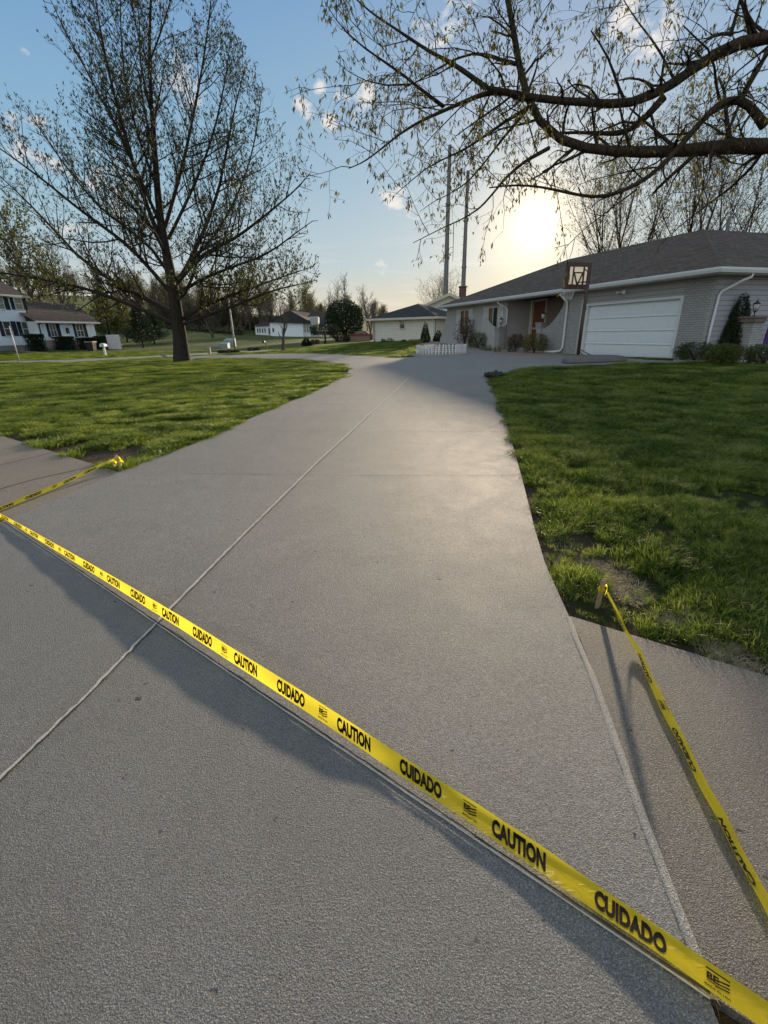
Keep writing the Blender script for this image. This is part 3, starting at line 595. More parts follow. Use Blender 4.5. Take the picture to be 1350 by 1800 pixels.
c4 = tuft_coll('thatch', [(.06, 40, .08, .003, 1.0, 1), (.07, 46, .07, .0032, 1.0, 1), (.05, 26, .07, .003, 1.0, 1)], M['straw'])
def height_mod(x, y):
    a = vnoise(x, y, .32, 1); b = vnoise(x, y, 1.1, 2); c = vnoise(x, y, .14, 3); return np.clip(.25 + 1.55 * (a * .65 + b * .2 + c * .35), .3, 1.9), a
x, y, z = grass_zone(70000, -9, 9, -.5, 9.5, 0, 6.2, 11); hm, a = height_mod(x, y); dd = dirt_at(x, y); r = rng.random(len(x))
sd = np.zeros(len(x))
for (p, q, s_) in STRAW_SPOTS: sd = np.maximum(sd, 1.4 - np.hypot(x - p, y - q) / s_)
k = (r > dd * 1.15) & (rng.random(len(x)) < .34 + .7 * (a > .42) ) & (rng.random(len(x)) > sd * .55)
scatter('lawn_grass', c1, x[k], y[k], z[k], hm[k], 4, 'thick green tufted grass of the near lawns beside the driveway', 1)
x, y, z = grass_zone(110000, -17, 15, 2, 16, 6.0, 14.5, 12); hm, a = height_mod(x, y); dd = dirt_at(x, y); k = (rng.random(len(x)) > dd * 1.1) & (rng.random(len(x)) < .36 + .64 * (a > .42)) & (rng.random(len(x)) < .85)
scatter('lawn_grass', c2, x[k], y[k], z[k], hm[k] * .95, 3, 'green grass in the middle of the lawns on both sides', 2)
x, y, z = grass_zone(120000, -52, 36, 8, 52, 14.2, 58, 13); hm, a = height_mod(x / 2.2, y / 2.2); k = (rng.random(len(x)) < np.clip(22 / np.hypot(x, y), .35, 1)) & (rng.random(len(x)) < .4 + .6 * (a > .4))
scatter('lawn_grass', c3, x[k], y[k], z[k], hm[k] * .85, 3, 'distant green lawn grass beyond the big tree and round the houses', 3)
xs, ys = [], []
for (p, q, s_) in STRAW_SPOTS:
    n = int(420 * s_ * s_ * 3.2) + 4; a = rng.random(n) * 6.283; rr = s_ * 1.15 * np.sqrt(rng.random(n)); xs.append(p + rr * np.cos(a)); ys.append(q + rr * np.sin(a))
x = np.concatenate(xs); y = np.concatenate(ys)
n = 160; xr = 1 + 8 * rng.random(n); yr = .5 + 7 * rng.random(n); x = np.r_[x, xr]; y = np.r_[y, yr]
bad = np.zeros(x.shape, bool)
for p in PAVE: bad |= inside(p, x, y)
x, y = x[~bad], y[~bad]
scatter('dry_thatch', c4, x, y, terr(x, y), .6 + .6 * rng.random(len(x)), 3, 'dry straw coloured thatch in bare patches round the right stake', 4)

def rock_coll(name, m):
    c = bpy.data.collections.new(name)
    for i in range(3):
        bm = bmesh.new(); bmesh.ops.create_icosphere(bm, subdivisions=1, radius=.01); q = random.Random(i)
        for v in bm.verts: v.co *= q.uniform(.6, 1.25); v.co.z *= .7
        me = bpy.data.meshes.new(name); bm.to_mesh(me); bm.free(); me.materials.append(m); c.objects.link(bpy.data.objects.new('%s_%d' % (name, i), me))
    return c
r5 = np.random.default_rng(55); x = np.r_[-5.5 + 4.5 * r5.random(60000), .6 + 2.4 * r5.random(30000)]; y = np.r_[5 + 4 * r5.random(60000), .3 + 7 * r5.random(30000)]
dd = dirt_at(x, y); bad = np.zeros(x.shape, bool)
for p_ in PAVE: bad |= inside(p_, x, y)
e = np.minimum(poly_dist(DRIVE, x, y), np.minimum(poly_dist(WALK_L, x, y), poly_dist(WALK_R, x, y))); k = (~bad & (r5.random(len(x)) < dd * .35)) | (bad & (e < .10) & (r5.random(len(x)) < .03 * np.exp(-e / .03)))
sc_ = (.25 + .9 * r5.random(k.sum()) ** 2) * np.where(bad[k], .45, 1); scatter('soil_crumbs', rock_coll('crumb', M['dirt']), x[k], y[k], terr(x[k], y[k]) + np.where(bad[k], .031, -.008), sc_, 3, 'brown soil crumbs in the bare patches beside the concrete', 6)
x = -3.5 + 6 * r5.random(240); y = .8 + 12 * r5.random(240) ** 1.3; k = inside(DRIVE, x, y) | inside(APRON, x, y); scatter('leaf_litter', c4, x[k], y[k], terr(x[k], y[k]) + .03, .10 + .12 * r5.random(k.sum()), 3, 'tiny dry bits of leaf litter lying on the driveway', 7) if False else None

# ---------------------------------------------------------------- caution tape
def text_mesh(txt, bold=.055):
    c = bpy.data.curves.new('t', 'FONT'); c.body = txt; c.size = 1; c.offset = bold; c.resolution_u = 3; o = bpy.data.objects.new('t', c); COL.objects.link(o)
    dg = bpy.context.evaluated_depsgraph_get(); me = bpy.data.meshes.new_from_object(o.evaluated_get(dg)); v = np.array([tuple(p.co) for p in me.vertices]); f = [tuple(p.vertices) for p in me.polygons]
    bpy.data.objects.remove(o); bpy.data.curves.remove(c); bpy.data.meshes.remove(me)
    lo = v.min(0); hi = v.max(0); v = (v - lo) / np.where(hi - lo > 0, hi - lo, 1); return v[:, :2], f
def subdiv(v, f, n=14):                  # cut long faces along the text so that it can follow the ribbon
    bm = bmesh.new(); vs = [bm.verts.new((p[0], p[1], 0)) for p in v]
    for q in f:
        try: bm.faces.new([vs[i] for i in q])
        except ValueError: pass
    for i in range(1, n): bmesh.ops.bisect_plane(bm, geom=bm.verts[:] + bm.edges[:] + bm.faces[:], plane_co=(i / n, 0, 0), plane_no=(1, 0, 0))
    for i in range(1, 4): bmesh.ops.bisect_plane(bm, geom=bm.verts[:] + bm.edges[:] + bm.faces[:], plane_co=(0, i / 4, 0), plane_no=(0, 1, 0))
    bm.verts.index_update(); V = [tuple(p.co)[:2] for p in bm.verts]; Fq = [tuple(w.index for w in q.verts) for q in bm.faces]; bm.free(); return np.array(V), Fq
TXT = {k: subdiv(*text_mesh(k)) for k in ('CAUTION', 'CUIDADO')}; TXT['MADE IN USA'] = text_mesh('MADE IN USA', .03); TXT['TB'] = text_mesh('BE', .05)
def poly_text(pts): return np.array(pts, float), [tuple(range(len(pts)))]
class Tape:
    def __init__(s, A, B, zB, width, n=160, seed=0, rip=.0022, near=True, prof=None):
        r = np.random.default_rng(seed); t = np.linspace(0, 1, n)
        ia = np.linspace(0, 1, len(A)); A = np.array(A, float); B = np.array(B, float)
        L = np.r_[0, np.cumsum(np.hypot(*np.diff(B, axis=0).T))]; L /= L[-1]
        s.E0 = []; s.E1 = []
        for tt in t:
            a = [np.interp(tt, L, A[:, i]) for i in (0, 1)]; b = [np.interp(tt, L, B[:, i]) for i in (0, 1)]; z = np.interp(tt, L, zB)
            w = np.interp(tt, L, width) if hasattr(width, '__len__') else width
            pb = gz(b[0], b[1], z); ra = ray(*a); o = CAM - pb; qa = ra @ ra; qb = 2 * o @ ra; qc = o @ o - w * w; D = qb * qb - 4 * qa * qc
            tt_ = -qb / (2 * qa) if D < 0 else (-qb + (-1 if near else 1) * math.sqrt(D)) / (2 * qa)
            s.E0.append(pb); s.E1.append(CAM + ra * tt_)
        s.E0 = np.array(s.E0); s.E1 = np.array(s.E1)
        k = np.ones(9) / 9; sm = lambda a: np.stack([np.convolve(np.r_[np.full(4, a[0, i]), a[:, i], np.full(4, a[-1, i])], k, 'valid') for i in range(3)], 1); s.E0, s.E1 = sm(s.E0), sm(s.E1)
        c = (s.E0 + s.E1) / 2; s.L = np.r_[0, np.cumsum(np.linalg.norm(np.diff(c, axis=0), axis=1))]
        tg = np.gradient(c, axis=0); s.Nn = np.cross(tg, s.E1 - s.E0); s.Nn /= np.linalg.norm(s.Nn, axis=1)[:, None] + 1e-9
        if (s.Nn[n // 2] @ (CAM - c[n // 2])) < 0: s.Nn = -s.Nn
        s.n = n; s.nv = 6; s.rip = rip; ph = r.random(4) * 6
        s.prof = prof; s.D = np.array([[rip * (math.sin(s.L[i] * 9 + ph[0] + v * 1.2) + .7 * math.sin(s.L[i] * 23 + ph[1] - v * 3)) * (v - .5) * 2 + rip * 1.2 * math.sin(v * 3.14) * math.sin(s.L[i] * 5 + ph[2]) + (prof(s.L[i] / s.L[-1], v) if prof else 0) for v in np.linspace(0, 1, s.nv)] for i in range(n)])
    def at(s, l, v, off=0.0):
        i = min(max(int(np.searchsorted(s.L, l)) - 1, 0), s.n - 2); f = (l - s.L[i]) / (s.L[i + 1] - s.L[i] + 1e-9)
        e0 = s.E0[i] * (1 - f) + s.E0[i + 1] * f; e1 = s.E1[i] * (1 - f) + s.E1[i + 1] * f; nn = s.Nn[i]
        vv = min(max(v, 0), 1) * (s.nv - 1); j = min(int(vv), s.nv - 2); g = vv - j
        d = (s.D[i, j] * (1 - g) + s.D[i, j + 1] * g) * (1 - f) + (s.D[i + 1, j] * (1 - g) + s.D[i + 1, j + 1] * g) * f
        return e0 + (e1 - e0) * v + nn * (d + off)
    def ribbon(s, mb, off=0):
        vs = [s.at(s.L[i], v, off) for i in range(s.n) for v in np.linspace(0, 1, s.nv)]; k = s.nv
        mb.add(vs, [(i * k + j, i * k + j + 1, (i + 1) * k + j + 1, (i + 1) * k + j) for i in range(s.n - 1) for j in range(k - 1)])
    def s_of_px(s, px, py):
        c = (s.E0 + s.E1) / 2 - CAM; d = np.stack([c @ np.array([RTV[i], FWV[i], UPV[i]]) for i in range(3)], 1); u = 675 + F * d[:, 0] / d[:, 2]; w = 900 + F * d[:, 1] / d[:, 2]
        return s.L[np.argmin(np.hypot(u - px, w - py))]
    def put(s, mb, key, l0, l1, v0, v1, shape=None, flip=False):
        V, Fq = shape or TXT[key]; out = []
        for (a, b) in V:
            if flip: a, b = 1 - a, 1 - b
            out.append(s.at(l0 + (l1 - l0) * a, v0 + (v1 - v0) * b, .0020))
        mb.add(out, Fq)
def mark(tp, mb, l0, w, v0=.14, v1=.86, flip=False):
    f = (lambda a: 1 - a) if flip else (lambda a: a); g = lambda a, b: (v0 + (v1 - v0) * (1 - b), v0 + (v1 - v0) * (1 - a)) if flip else (v0 + (v1 - v0) * a, v0 + (v1 - v0) * b)
    la = lambda a, b: (l0 + w * (1 - b), l0 + w * (1 - a)) if flip else (l0 + w * a, l0 + w * b)
    tp.put(mb, 'MADE IN USA', *la(0, 1), *g(0, .13), flip=flip); tp.put(mb, 'TB', *la(.08, .55), *g(.42, .80), flip=flip)
    for k in range(3): tp.put(mb, None, *la(0, 1), *g(0, 1), shape=poly_text([(.42 + .0 * k, .24 + k * .17), (.95, .40 + k * .17), (.95, .49 + k * .17), (.42, .32 + k * .17)]), flip=flip)
    tp.put(mb, None, *la(0, 1), *g(0, 1), shape=poly_text([(.05, .30), (.45, .30), (.55, .36), (.10, .36)]), flip=flip)
    tp.put(mb, None, *la(0, 1), *g(0, 1), shape=poly_text([(.05, .91), (.95, .91), (.95, .96), (.05, .96)]), flip=flip)
xm = np.array([-30, 60, 200, 320, 540, 600, 840, 940, 1100, 1256, 1350, 1440])
ct = np.polyfit([0, 60, 178, 320, 540, 600, 840, 940, 1256, 1350], [904, 933.5, 999.5, 1083, 1221, 1260, 1420, 1481, 1702, 1772], 3); cb = np.polyfit([0, 60, 142, 200, 320, 540, 600, 840, 940, 1256, 1340], [909, 944.5, 994, 1030, 1106.5, 1253, 1293, 1457, 1525, 1745, 1809], 3)
top = [(x, np.polyval(ct, x)) for x in xm]; bot = [(x, np.polyval(cb, x)) for x in xm]
zz = [.038, .037, .037, .037, .038, .039, .042, .046, .050, .052, .054, .058]
def fold(t, v): return (.010 * max(0, v - .72) / .28 if t > .80 else 0) * min(1, max(0, (t - .80) * 12))
tape1 = Tape(top, bot, zz, [.070, .074, .076, .076, .076, .076, .076, .076, .076, .074, .074, .074], 200, 1, .0016, False, fold)
def finish_tape(tp, label, deco):
    mid = tp.at(tp.L[-1] / 2, .5); root = empty('caution_tape', (mid[0], mid[1], 0), label, 'tape', 'caution tapes round the corner of the driveway')
    mb = MB(); tp.ribbon(mb); mb.build('ribbon', M['tape'], root, True); words = []
    def new(): words.append(MB()); return words[-1]
    deco(tp, new)
    for w_ in words: w_.build('lettering', M['ink'], root)
    return root
def deco1(tp, mb):
    sp = lambda px: tp.s_of_px(px, (np.polyval(ct, px) + np.polyval(cb, px)) / 2)
    c0 = sp(592); per = sp(864) - c0
    spans = {'CAUTION': (sp(592) - c0, sp(651) - c0), 'CUIDADO': (sp(702) - c0, sp(776) - c0), 'M': (sp(813) - c0, sp(834) - c0)}
    for k in range(-12, 4):
        b = c0 + k * per
        for nm, (u, v) in spans.items():
            if b + u < .01 or b + v > tp.L[-1] - .005: continue
            if nm == 'M': mark(tp, mb(), b + u, (v - u) * 1.15)
            else: tp.put(mb(), nm, b + u, b + v, .11, .86)
finish_tape(tape1, 'long yellow tape crossing the whole driveway diagonally, black CAUTION and CUIDADO lettering upright', deco1)
L2 = Tape([(-25, 900), (0, 890.5), (50, 870), (100, 849.5), (135, 834), (167, 819), (190, 809.5), (203, 805)], [(-25, 908), (0, 898), (50, 878), (100, 857.5), (135, 841), (167, 826), (190, 814), (203, 809)], [.045, .045, .05, .06, .07, .09, .11, .13], [.07, .074, .074, .074, .07, .06, .045, .03], 110, 2, .0016, False)
def deco2(tp, mb):
    l = .08; k = 0
    while l < tp.L[-1] - .2:
        if k % 3 == 2: mark(tp, mb(), l, .07); l += .16
        else: tp.put(mb(), 'CAUTION' if k % 3 == 0 else 'CUIDADO', l, l + .19, .12, .8); l += .19 + .13
        k += 1
finish_tape(L2, 'short yellow caution tape at left, stretched over the tan sidewalk', deco2)
RL = [(1061, 1036), (1083, 1084), (1099.5, 1120), (1113, 1137), (1132, 1187), (1155.5, 1239), (1182.8, 1291), (1207.4, 1343), (1232, 1395), (1258, 1440), (1282, 1490), (1315, 1550), (1347, 1612), (1385, 1685)]
RR = [(1065, 1036), (1089.5, 1084), (1107, 1118), (1124, 1137), (1144, 1187), (1171, 1239), (1199.7, 1291), (1225.6, 1343), (1252, 1395), (1278, 1438), (1300, 1488), (1333, 1548), (1367, 1609), (1408, 1680)]
zr = [.17, .085, .06, .052, .046, .042, .04, .038, .038, .038, .038, .038, .04, .045]
R3 = Tape(RR, RL, zr, .044, 150, 3, .002, False, lambda t, v: .012 * abs(v - .62))
def deco3(tp, mb):
    l = .06; k = 0
    while l < tp.L[-1] - .25:
        if k % 3 == 2: mark(tp, mb(), l, .06, .05, .9, True); l += .15
        else: tp.put(mb(), 'CAUTION' if k % 3 else 'CUIDADO', l, l + .20, .02, .62, flip=True); l += .20 + (.10 if k % 3 == 1 else .17)
        k += 1
finish_tape(R3, 'narrow twisted yellow tape at right, running from the right lawn stake', deco3)

def stake(base, top, w, label, m='wood', bow=True, old=False):
    b = Vector(base); t = Vector(top); ax = (t - b).normalized(); L = (t - b).length + .06; b0 = b - ax * .06
    u = ax.cross(Vector((.3, -1, 0))).normalized(); v = ax.cross(u); root = empty('wooden_stake', b, label, 'stake', 'stakes holding the caution tape')
    mb = MB(); V = []
    for k, (h, f) in enumerate(((0, 1), (L * .55, 1.0), (L * .96, .98), (L, .86))):
        for (a, c) in ((-1, -1), (1, -1), (1, 1), (-1, 1)): V.append(b0 + ax * (h + (.004 * a if k == 3 else 0)) + u * (w * .5 * a * f) + v * (w * .28 * c * f))
    mb.add(V, [(k * 4 + j, k * 4 + (j + 1) % 4, k * 4 + 4 + (j + 1) % 4, k * 4 + 4 + j) for k in range(3) for j in range(4)] + [(3, 2, 1, 0), (12, 13, 14, 15)]); mb.build('post', M[m], root)
    if bow:
        mb = MB(); r = random.Random(len(label)); c = b + ax * (L - .06) * .72
        for k in range(5):                                    # wraps
            V = []; n = 14; h0 = (r.random() - .5) * .02
            for i in range(n + 1):
                a = 2 * math.pi * i / n; p = c + u * math.cos(a) * w * .72 + v * math.sin(a) * w * .55 + ax * (h0 + .008 * math.sin(a + k))
                V += [p - ax * .006, p + ax * (.004 + .006 * r.random())]
            mb.add(V, [(2 * i, 2 * i + 1, 2 * i + 3, 2 * i + 2) for i in range(n)])
        for k in range(1 if not old else 5):                                    # loops and tails
            a0 = (-1 if k % 2 else 1); pts = []; dr = (u * a0 * (.5 + r.random()) + v * (r.random() - .5) * 1.5).normalized(); Lk = (.03 + .03 * r.random()) * (1 if old else .5); V = []
            for i in range(9):
                q = i / 8; p = c + dr * (Lk * math.sin(q * 2.6)) + ax * (.03 * math.sin(q * 5 + k)) - Vector((0, 0, .05)) * q * q; wv_ = (.010 - .004 * q)
                V += [p - ax * wv_ + v * .004 * math.sin(i), p + ax * wv_]
            mb.add(V, [(2 * i, 2 * i + 1, 2 * i + 3, 2 * i + 2) for i in range(8)])
        mb.build('tape_knot', M['tape'], root)
    return root
p = gz(1050, 1066, .0); stake(p, tuple(gz(1062, 1019, .25)), .026, 'pale wooden stake standing in the right lawn, tape knotted round it')
p = gz(214, 828, .0); stake(p, tuple(aty(204, 800, p[1] + .015)), .032, 'wooden stake in the dirt at the left lawn corner, crumpled tape bow hanging off it', old=True)
p = gz(3, 921, .0); stake(p, tuple(aty(-1, 908, p[1] + .01)), .05, 'short brown stake at the left picture edge where two tapes meet', 'oldwood')
stake((1.04, .30, 0), (1.06, .30, .22), .03, 'stake at the lower right corner where the long tape ends', 'oldwood')
# ---------------------------------------------------------------- trees
class Wood:                                # collects polylines, builds all tubes at once with numpy
    def __init__(s): s.b = []
    def add(s, pts, rad): s.b.append((np.asarray(pts, float), np.asarray(rad, float)))
    def mesh(s, name, origin, kfun):
        groups = {}
        for p, r in s.b: groups.setdefault((len(p), kfun(r[0])), []).append((p, r))
        Vs = []; Qs = []; base = 0
        for (n, k), L in groups.items():
            P = np.array([p for p, _ in L]); R = np.array([r for _, r in L]); m = len(L)
            Tn = np.gradient(P, axis=1); Tn /= np.linalg.norm(Tn, axis=2)[..., None] + 1e-9
            ref = np.where(np.abs(Tn[:, :1, 2:3]) < .9, np.array([0, 0, 1.0]), np.array([1.0, 0, 0])) * np.ones_like(Tn)
            ref = np.repeat(np.cross(ref[:, :1] if False else ref, Tn[:, :1])[:, :1], n, axis=1)
            U = ref - (ref * Tn).sum(-1, keepdims=True) * Tn; U /= np.linalg.norm(U, axis=2)[..., None] + 1e-9; Wv = np.cross(Tn, U)
            a = np.arange(k) * 2 * np.pi / k
            V = P[:, :, None] + (U[:, :, None] * np.cos(a)[None, None, :, None] + Wv[:, :, None] * np.sin(a)[None, None, :, None]) * R[:, :, None, None]
            Vs.append(V.reshape(-1, 3)); ii, jj = np.meshgrid(np.arange(n - 1), np.arange(k), indexing='ij')
            q = np.stack([ii * k + jj, ii * k + (jj + 1) % k, (ii + 1) * k + (jj + 1) % k, (ii + 1) * k + jj], -1).reshape(-1, 4)
            Qs.append((q[None] + (np.arange(m) * n * k)[:, None, None] + base).reshape(-1, 4)); base += m * n * k
        return np_mesh(name, np.concatenate(Vs) - np.asarray(origin), np.concatenate(Qs))
def leaf_mesh(name, P, D, Ln, Wd, origin, r, fold=.35):
    n = len(P); D = D / (np.linalg.norm(D, axis=1)[:, None] + 1e-9); q = r.normal(size=(n, 3)); S_ = np.cross(D, q); S_ /= np.linalg.norm(S_, axis=1)[:, None] + 1e-9; Nn = np.cross(D, S_)
    Ln = Ln[:, None]; Wd = Wd[:, None]; P = P - np.asarray(origin)
    V = np.stack([P, P + D * Ln * .45 + S_ * Wd / 2 + Nn * Wd * fold, P + D * Ln, P + D * Ln * .45 - S_ * Wd / 2 + Nn * Wd * fold], 1).reshape(-1, 3)
    return np_mesh(name, V, None, np.concatenate([np.array([[0, 1, 2], [0, 2, 3]])[None] + (np.arange(n) * 4)[:, None, None]]).reshape(-1, 3))
def unit(v): return v / (np.linalg.norm(v) + 1e-9)
def walk(p, d, L, n, wob, up, R_, env=None, droop=0):
    pts = [p]; st = L / (n - 1); d = unit(d)
    for i in range(n - 1):
        d = unit(d + R_.normal(size=3) * wob + np.array([0, 0, up - droop * i / n])); q = pts[-1] + d * st
        if env is not None and i > 0 and not env(q): st *= .35; q = pts[-1] + d * st
        pts.append(q)
    return np.array(pts)
def interp_line(P, t):
    L = np.r_[0, np.cumsum(np.linalg.norm(np.diff(P, axis=0), axis=1))]; s = t * L[-1]; return np.array([np.interp(s, L, P[:, i]) for i in range(3)])
def resample(P, n):
    P = np.asarray(P, float); L = np.r_[0, np.cumsum(np.linalg.norm(np.diff(P, axis=0), axis=1))]; s = np.linspace(0, L[-1], n); return np.stack([np.interp(s, L, P[:, i]) for i in range(3)], 1)
def smooth(P, k=2):
    P = P.copy()
    for _ in range(k): P[1:-1] = (P[:-2] + 2 * P[1:-1] + P[2:]) / 4
    return P
def side_dir(tan, ang, R_, bias=None, flat=None):
    q = R_.normal(size=3)
    if bias is not None: q = q + bias
    if flat is not None: q = q * flat
    q = q - tan * (q @ tan); q = unit(q); return unit(tan * math.cos(ang) + q * math.sin(ang))
def branch_out(w, P, R, lv, prm, R_, env, tips):
    """children of one branch, recursively; prm[lv] = (per metre, min len, max len, angle, up, wobble, radius share, start)"""
    if lv >= len(prm): return
    pm, l0, l1, ang, up, wob, rs, f0 = prm[lv][:8]; L = np.linalg.norm(np.diff(P, axis=0), axis=1).sum(); nch = max(1, int(pm * L * (1 - f0) + R_.random()))
    last = lv == len(prm) - 1
    for i in range(nch):
        t = f0 + (1 - f0) * (i + R_.random()) / nch; p = interp_line(P, t); j = min(int(t * (len(P) - 1)), len(P) - 2); tan = unit(P[j + 1] - P[j])
        d = side_dir(tan, ang * (.7 + .6 * R_.random()), R_, np.array([0, 0, .35 * (1 if up > 0 else 0)]))
        ln = (l0 + (l1 - l0) * R_.random()) * (1 - .45 * t if lv < 2 else 1); rp = float(np.interp(t, np.linspace(0, 1, len(R)), R)); r0 = max(min(rp * rs, rp * .8), prm[lv][8]); n = 6 if lv < 2 else (5 if not last else 4)
        C = walk(p, d, ln, n, wob, up, R_, env, prm[lv][9] if len(prm[lv]) > 9 else 0)
        if env is not None and lv > 0 and not env(C[1]): continue
        rr = r0 * np.linspace(1, .35, n); w.add(C, rr)
        if last: tips.append(C)
        branch_out(w, C, rr, lv + 1, prm, R_, env, tips)
def leaves_on(tips, per, R_, ln, wd, dirf, cl=3, spread=.03, tipdense=True):
    P, D = [], []
    for C in tips:
        k = max(2, int(per * np.linalg.norm(np.diff(C, axis=0), axis=1).sum() + R_.random()))
        for i in range(k):
            t = 1.0 if i == 0 else (.15 + .85 * R_.random()); p = interp_line(C, t); tan = unit(C[-1] - C[-2])
            for _ in range(cl): P.append(p + R_.normal(size=3) * spread); D.append(dirf(tan, R_))
    P = np.array(P); D = np.array(D); n = len(P); return P, D, ln * (.6 + .7 * R_.random(n)), wd * (.6 + .7 * R_.random(n))
def kf(r): return 14 if r > .2 else (10 if r > .08 else (7 if r > .03 else (5 if r > .012 else 3)))

# -- the big budding tree in the left lawn
YT = 31.0
def left_maple():
    R_ = np.random.default_rng(21); base = G(320, 636); base[1]; Y0 = base[1]
    org = (base[0], base[1], T(base[0], base[1]) - .05); w = Wood(); tips = []
    cpx = lambda px, py, dy=0: aty(px, py, Y0 + dy)
    prof = [(-170, 200, 330), (-120, 150, 370), (-60, 105, 390), (0, 70, 402), (60, 40, 420), (100, -5, 440), (130, -10, 462), (200, -40, 502), (270, -70, 540), (330, -90, 556), (400, -100, 556), (480, -110, 560), (530, -80, 545), (580, -40, 500), (600, 0, 440)]
    pz = [cpx(300, y)[2] for y, _, _ in prof][::-1]; pl = [cpx(a, y)[0] for y, a, _ in prof][::-1]; pr = [cpx(b, y)[0] for y, _, b in prof][::-1]
    def env(q, s=1.0):
        z = q[2]
        if z > pz[-1] or z < pz[0]: return False
        l = np.interp(z, pz, pl); r = np.interp(z, pz, pr); c = (l + r) / 2; h = (r - l) / 2
        return ((q[0] - c) / h) ** 2 + ((q[1] - Y0) / h) ** 2 < s
    trunk = [(320, 640), (319, 615), (316, 590), (314, 570), (309, 545), (306, 515), (300, 480), (295, 460), (288, 417), (281, 380), (277, 345), (275, 300), (270, 240), (266, 180), (262, 120), (262, 60), (266, 0), (268, -60), (272, -130)]
    Tk = smooth(np.array([cpx(x, y, .15 * math.sin(i)) for i, (x, y) in enumerate(trunk)]), 1); Tk[0] = (org[0], org[1], org[2]); n = len(Tk)
    tr = np.interp(np.linspace(0, 1, n), [0, .05, .12, .2, .32, .5, .7, 1], [.54, .44, .37, .34, .24, .16, .09, .02]); Tk2 = resample(Tk, 46); tr2 = np.interp(np.linspace(0, 1, 46), np.linspace(0, 1, n), tr)
    w.add(Tk2, tr2)
    limbs = [([(305, 570), (271, 552), (224, 533), (189, 522), (146, 503), (111, 499), (60, 488), (5, 480), (-50, 470)], .17, -1.5),
             ([(310, 552), (271, 533), (235, 513), (171, 481), (136, 453), (100, 407), (50, 355), (-10, 300)], .18, 1.2),
             ([(306, 523), (267, 473), (235, 442), (207, 414), (171, 392), (136, 368), (85, 320), (40, 290), (-30, 240)], .16, -2.2),
             ([(298, 482), (271, 430), (221, 400), (171, 368), (136, 318), (90, 260), (45, 190)], .13, 2.0),
             ([(292, 445), (253, 355), (239, 300), (215, 220), (190, 130), (172, 40), (160, -60)], .16, -1.0),
             ([(281, 392), (245, 310), (200, 210), (150, 120), (105, 40), (80, -20)], .12, 1.8),
             ([(276, 330), (235, 230), (215, 140), (210, 40), (212, -70)], .09, -.8),
             ([(309, 500), (333, 473), (349, 449), (377, 435), (420, 421), (456, 385), (491, 358), (522, 335), (545, 305)], .16, -1.0),
             ([(306, 505), (331, 471), (349, 424), (367, 389), (388, 330), (398, 270), (408, 200), (428, 130)], .17, 1.0),
             ([(340, 455), (363, 433), (399, 389), (420, 332), (438, 300), (447, 250), (458, 195), (462, 145)], .11, 2.2),
             ([(312, 515), (363, 483), (420, 465), (463, 453), (488, 435), (520, 408), (550, 388)], .13, -2.4),
             ([(314, 566), (340, 549), (363, 535), (409, 517), (441, 510), (473, 492), (520, 480), (552, 468)], .14, .8),
             ([(316, 572), (345, 562), (367, 552), (420, 538), (456, 517), (491, 506), (530, 500), (558, 492)], .13, -2.2),
             ([(290, 400), (313, 321), (322, 290), (332, 240), (345, 180), (360, 100), (370, 20), (376, -60)], .13, .7),
             ([(296, 420), (320, 371), (345, 321), (368, 262), (385, 200), (400, 130), (406, 60)], .12, -1.5),
             ([(264, 130), (240, 60), (225, -10), (215, -90)], .05, .5), ([(263, 110), (290, 40), (310, -30), (325, -100)], .06, -.6)]
    P1 = []
    for pts, r0, dy in limbs:
        m = len(pts); L = smooth(np.array([cpx(x, y, dy * 1.5 * i / (m - 1)) for i, (x, y) in enumerate(pts)]), 1); L = resample(L, 16); rr = r0 * .80 * np.linspace(1, .12, 16) ** .9; w.add(L, rr); P1.append((L, rr))
    for i in range(9):                     # limbs toward and away from the viewer
        t = .13 + .55 * (i + R_.random()) / 9; p = interp_line(Tk2, t); a = (math.pi / 2 if i % 2 else -math.pi / 2) + R_.normal() * .55; inc = math.radians(25 + 45 * (t - .13) / .55 + 8 * R_.normal())
        d = np.array([math.cos(a) * math.cos(inc), math.sin(a) * math.cos(inc), math.sin(inc)]); L = walk(p, d, 7.5 - 5 * t, 14, .06, .05, R_, env); r0 = .13 - .1 * t; rr = r0 * np.linspace(1, .12, 14); w.add(L, rr); P1.append((L, rr))
    big = Wood(); big.b = list(w.b); twigs = Wood()
    prm = [(3.0, 1.3, 4.2, .84, .06, .09, .5, .14, .015), (3.7, .5, 1.5, .85, .09, .10, .5, .12, .0075), (4.4, .2, .55, .8, .10, .12, .6, .2, .005)]
    for L, rr in P1: branch_out(twigs, L, rr, 0, prm, R_, env, tips)
    root = empty('maple_tree', org, 'big spreading tree with bare dark limbs and upright young buds in the left lawn', 'tree')
    me = big.mesh('trunk', org, kf); link_mesh('trunk', me, M['bark'], root, True)
    me = twigs.mesh('crown', org, kf); me.materials.append(M['bark']); crown = link_mesh('crown', me, None, root, True)
    df = lambda t, r: unit(t * .5 + r.normal(size=3) * .45 + np.array([0, 0, .75]))
    P, D, Ln, Wd = leaves_on(tips, 4.2, R_, .155, .055, df, 2, .03)
    print('maple tips', len(tips), 'leaves', len(P)); ym = np.array([p[2] < org[2] + 4.9 and r < .9 for p, r in zip(P, R_.random(len(P)))])
    link_mesh('leaf_buds', leaf_mesh('leaf_buds', P[~ym], D[~ym], Ln[~ym], Wd[~ym], org, R_), M['budleaf'], crown)
    link_mesh('leaf_buds', leaf_mesh('leaf_buds', P[ym], D[ym], Ln[ym] * 1.1, Wd[ym] * 1.5, org, R_), M['budleaf2'], crown)
left_maple()

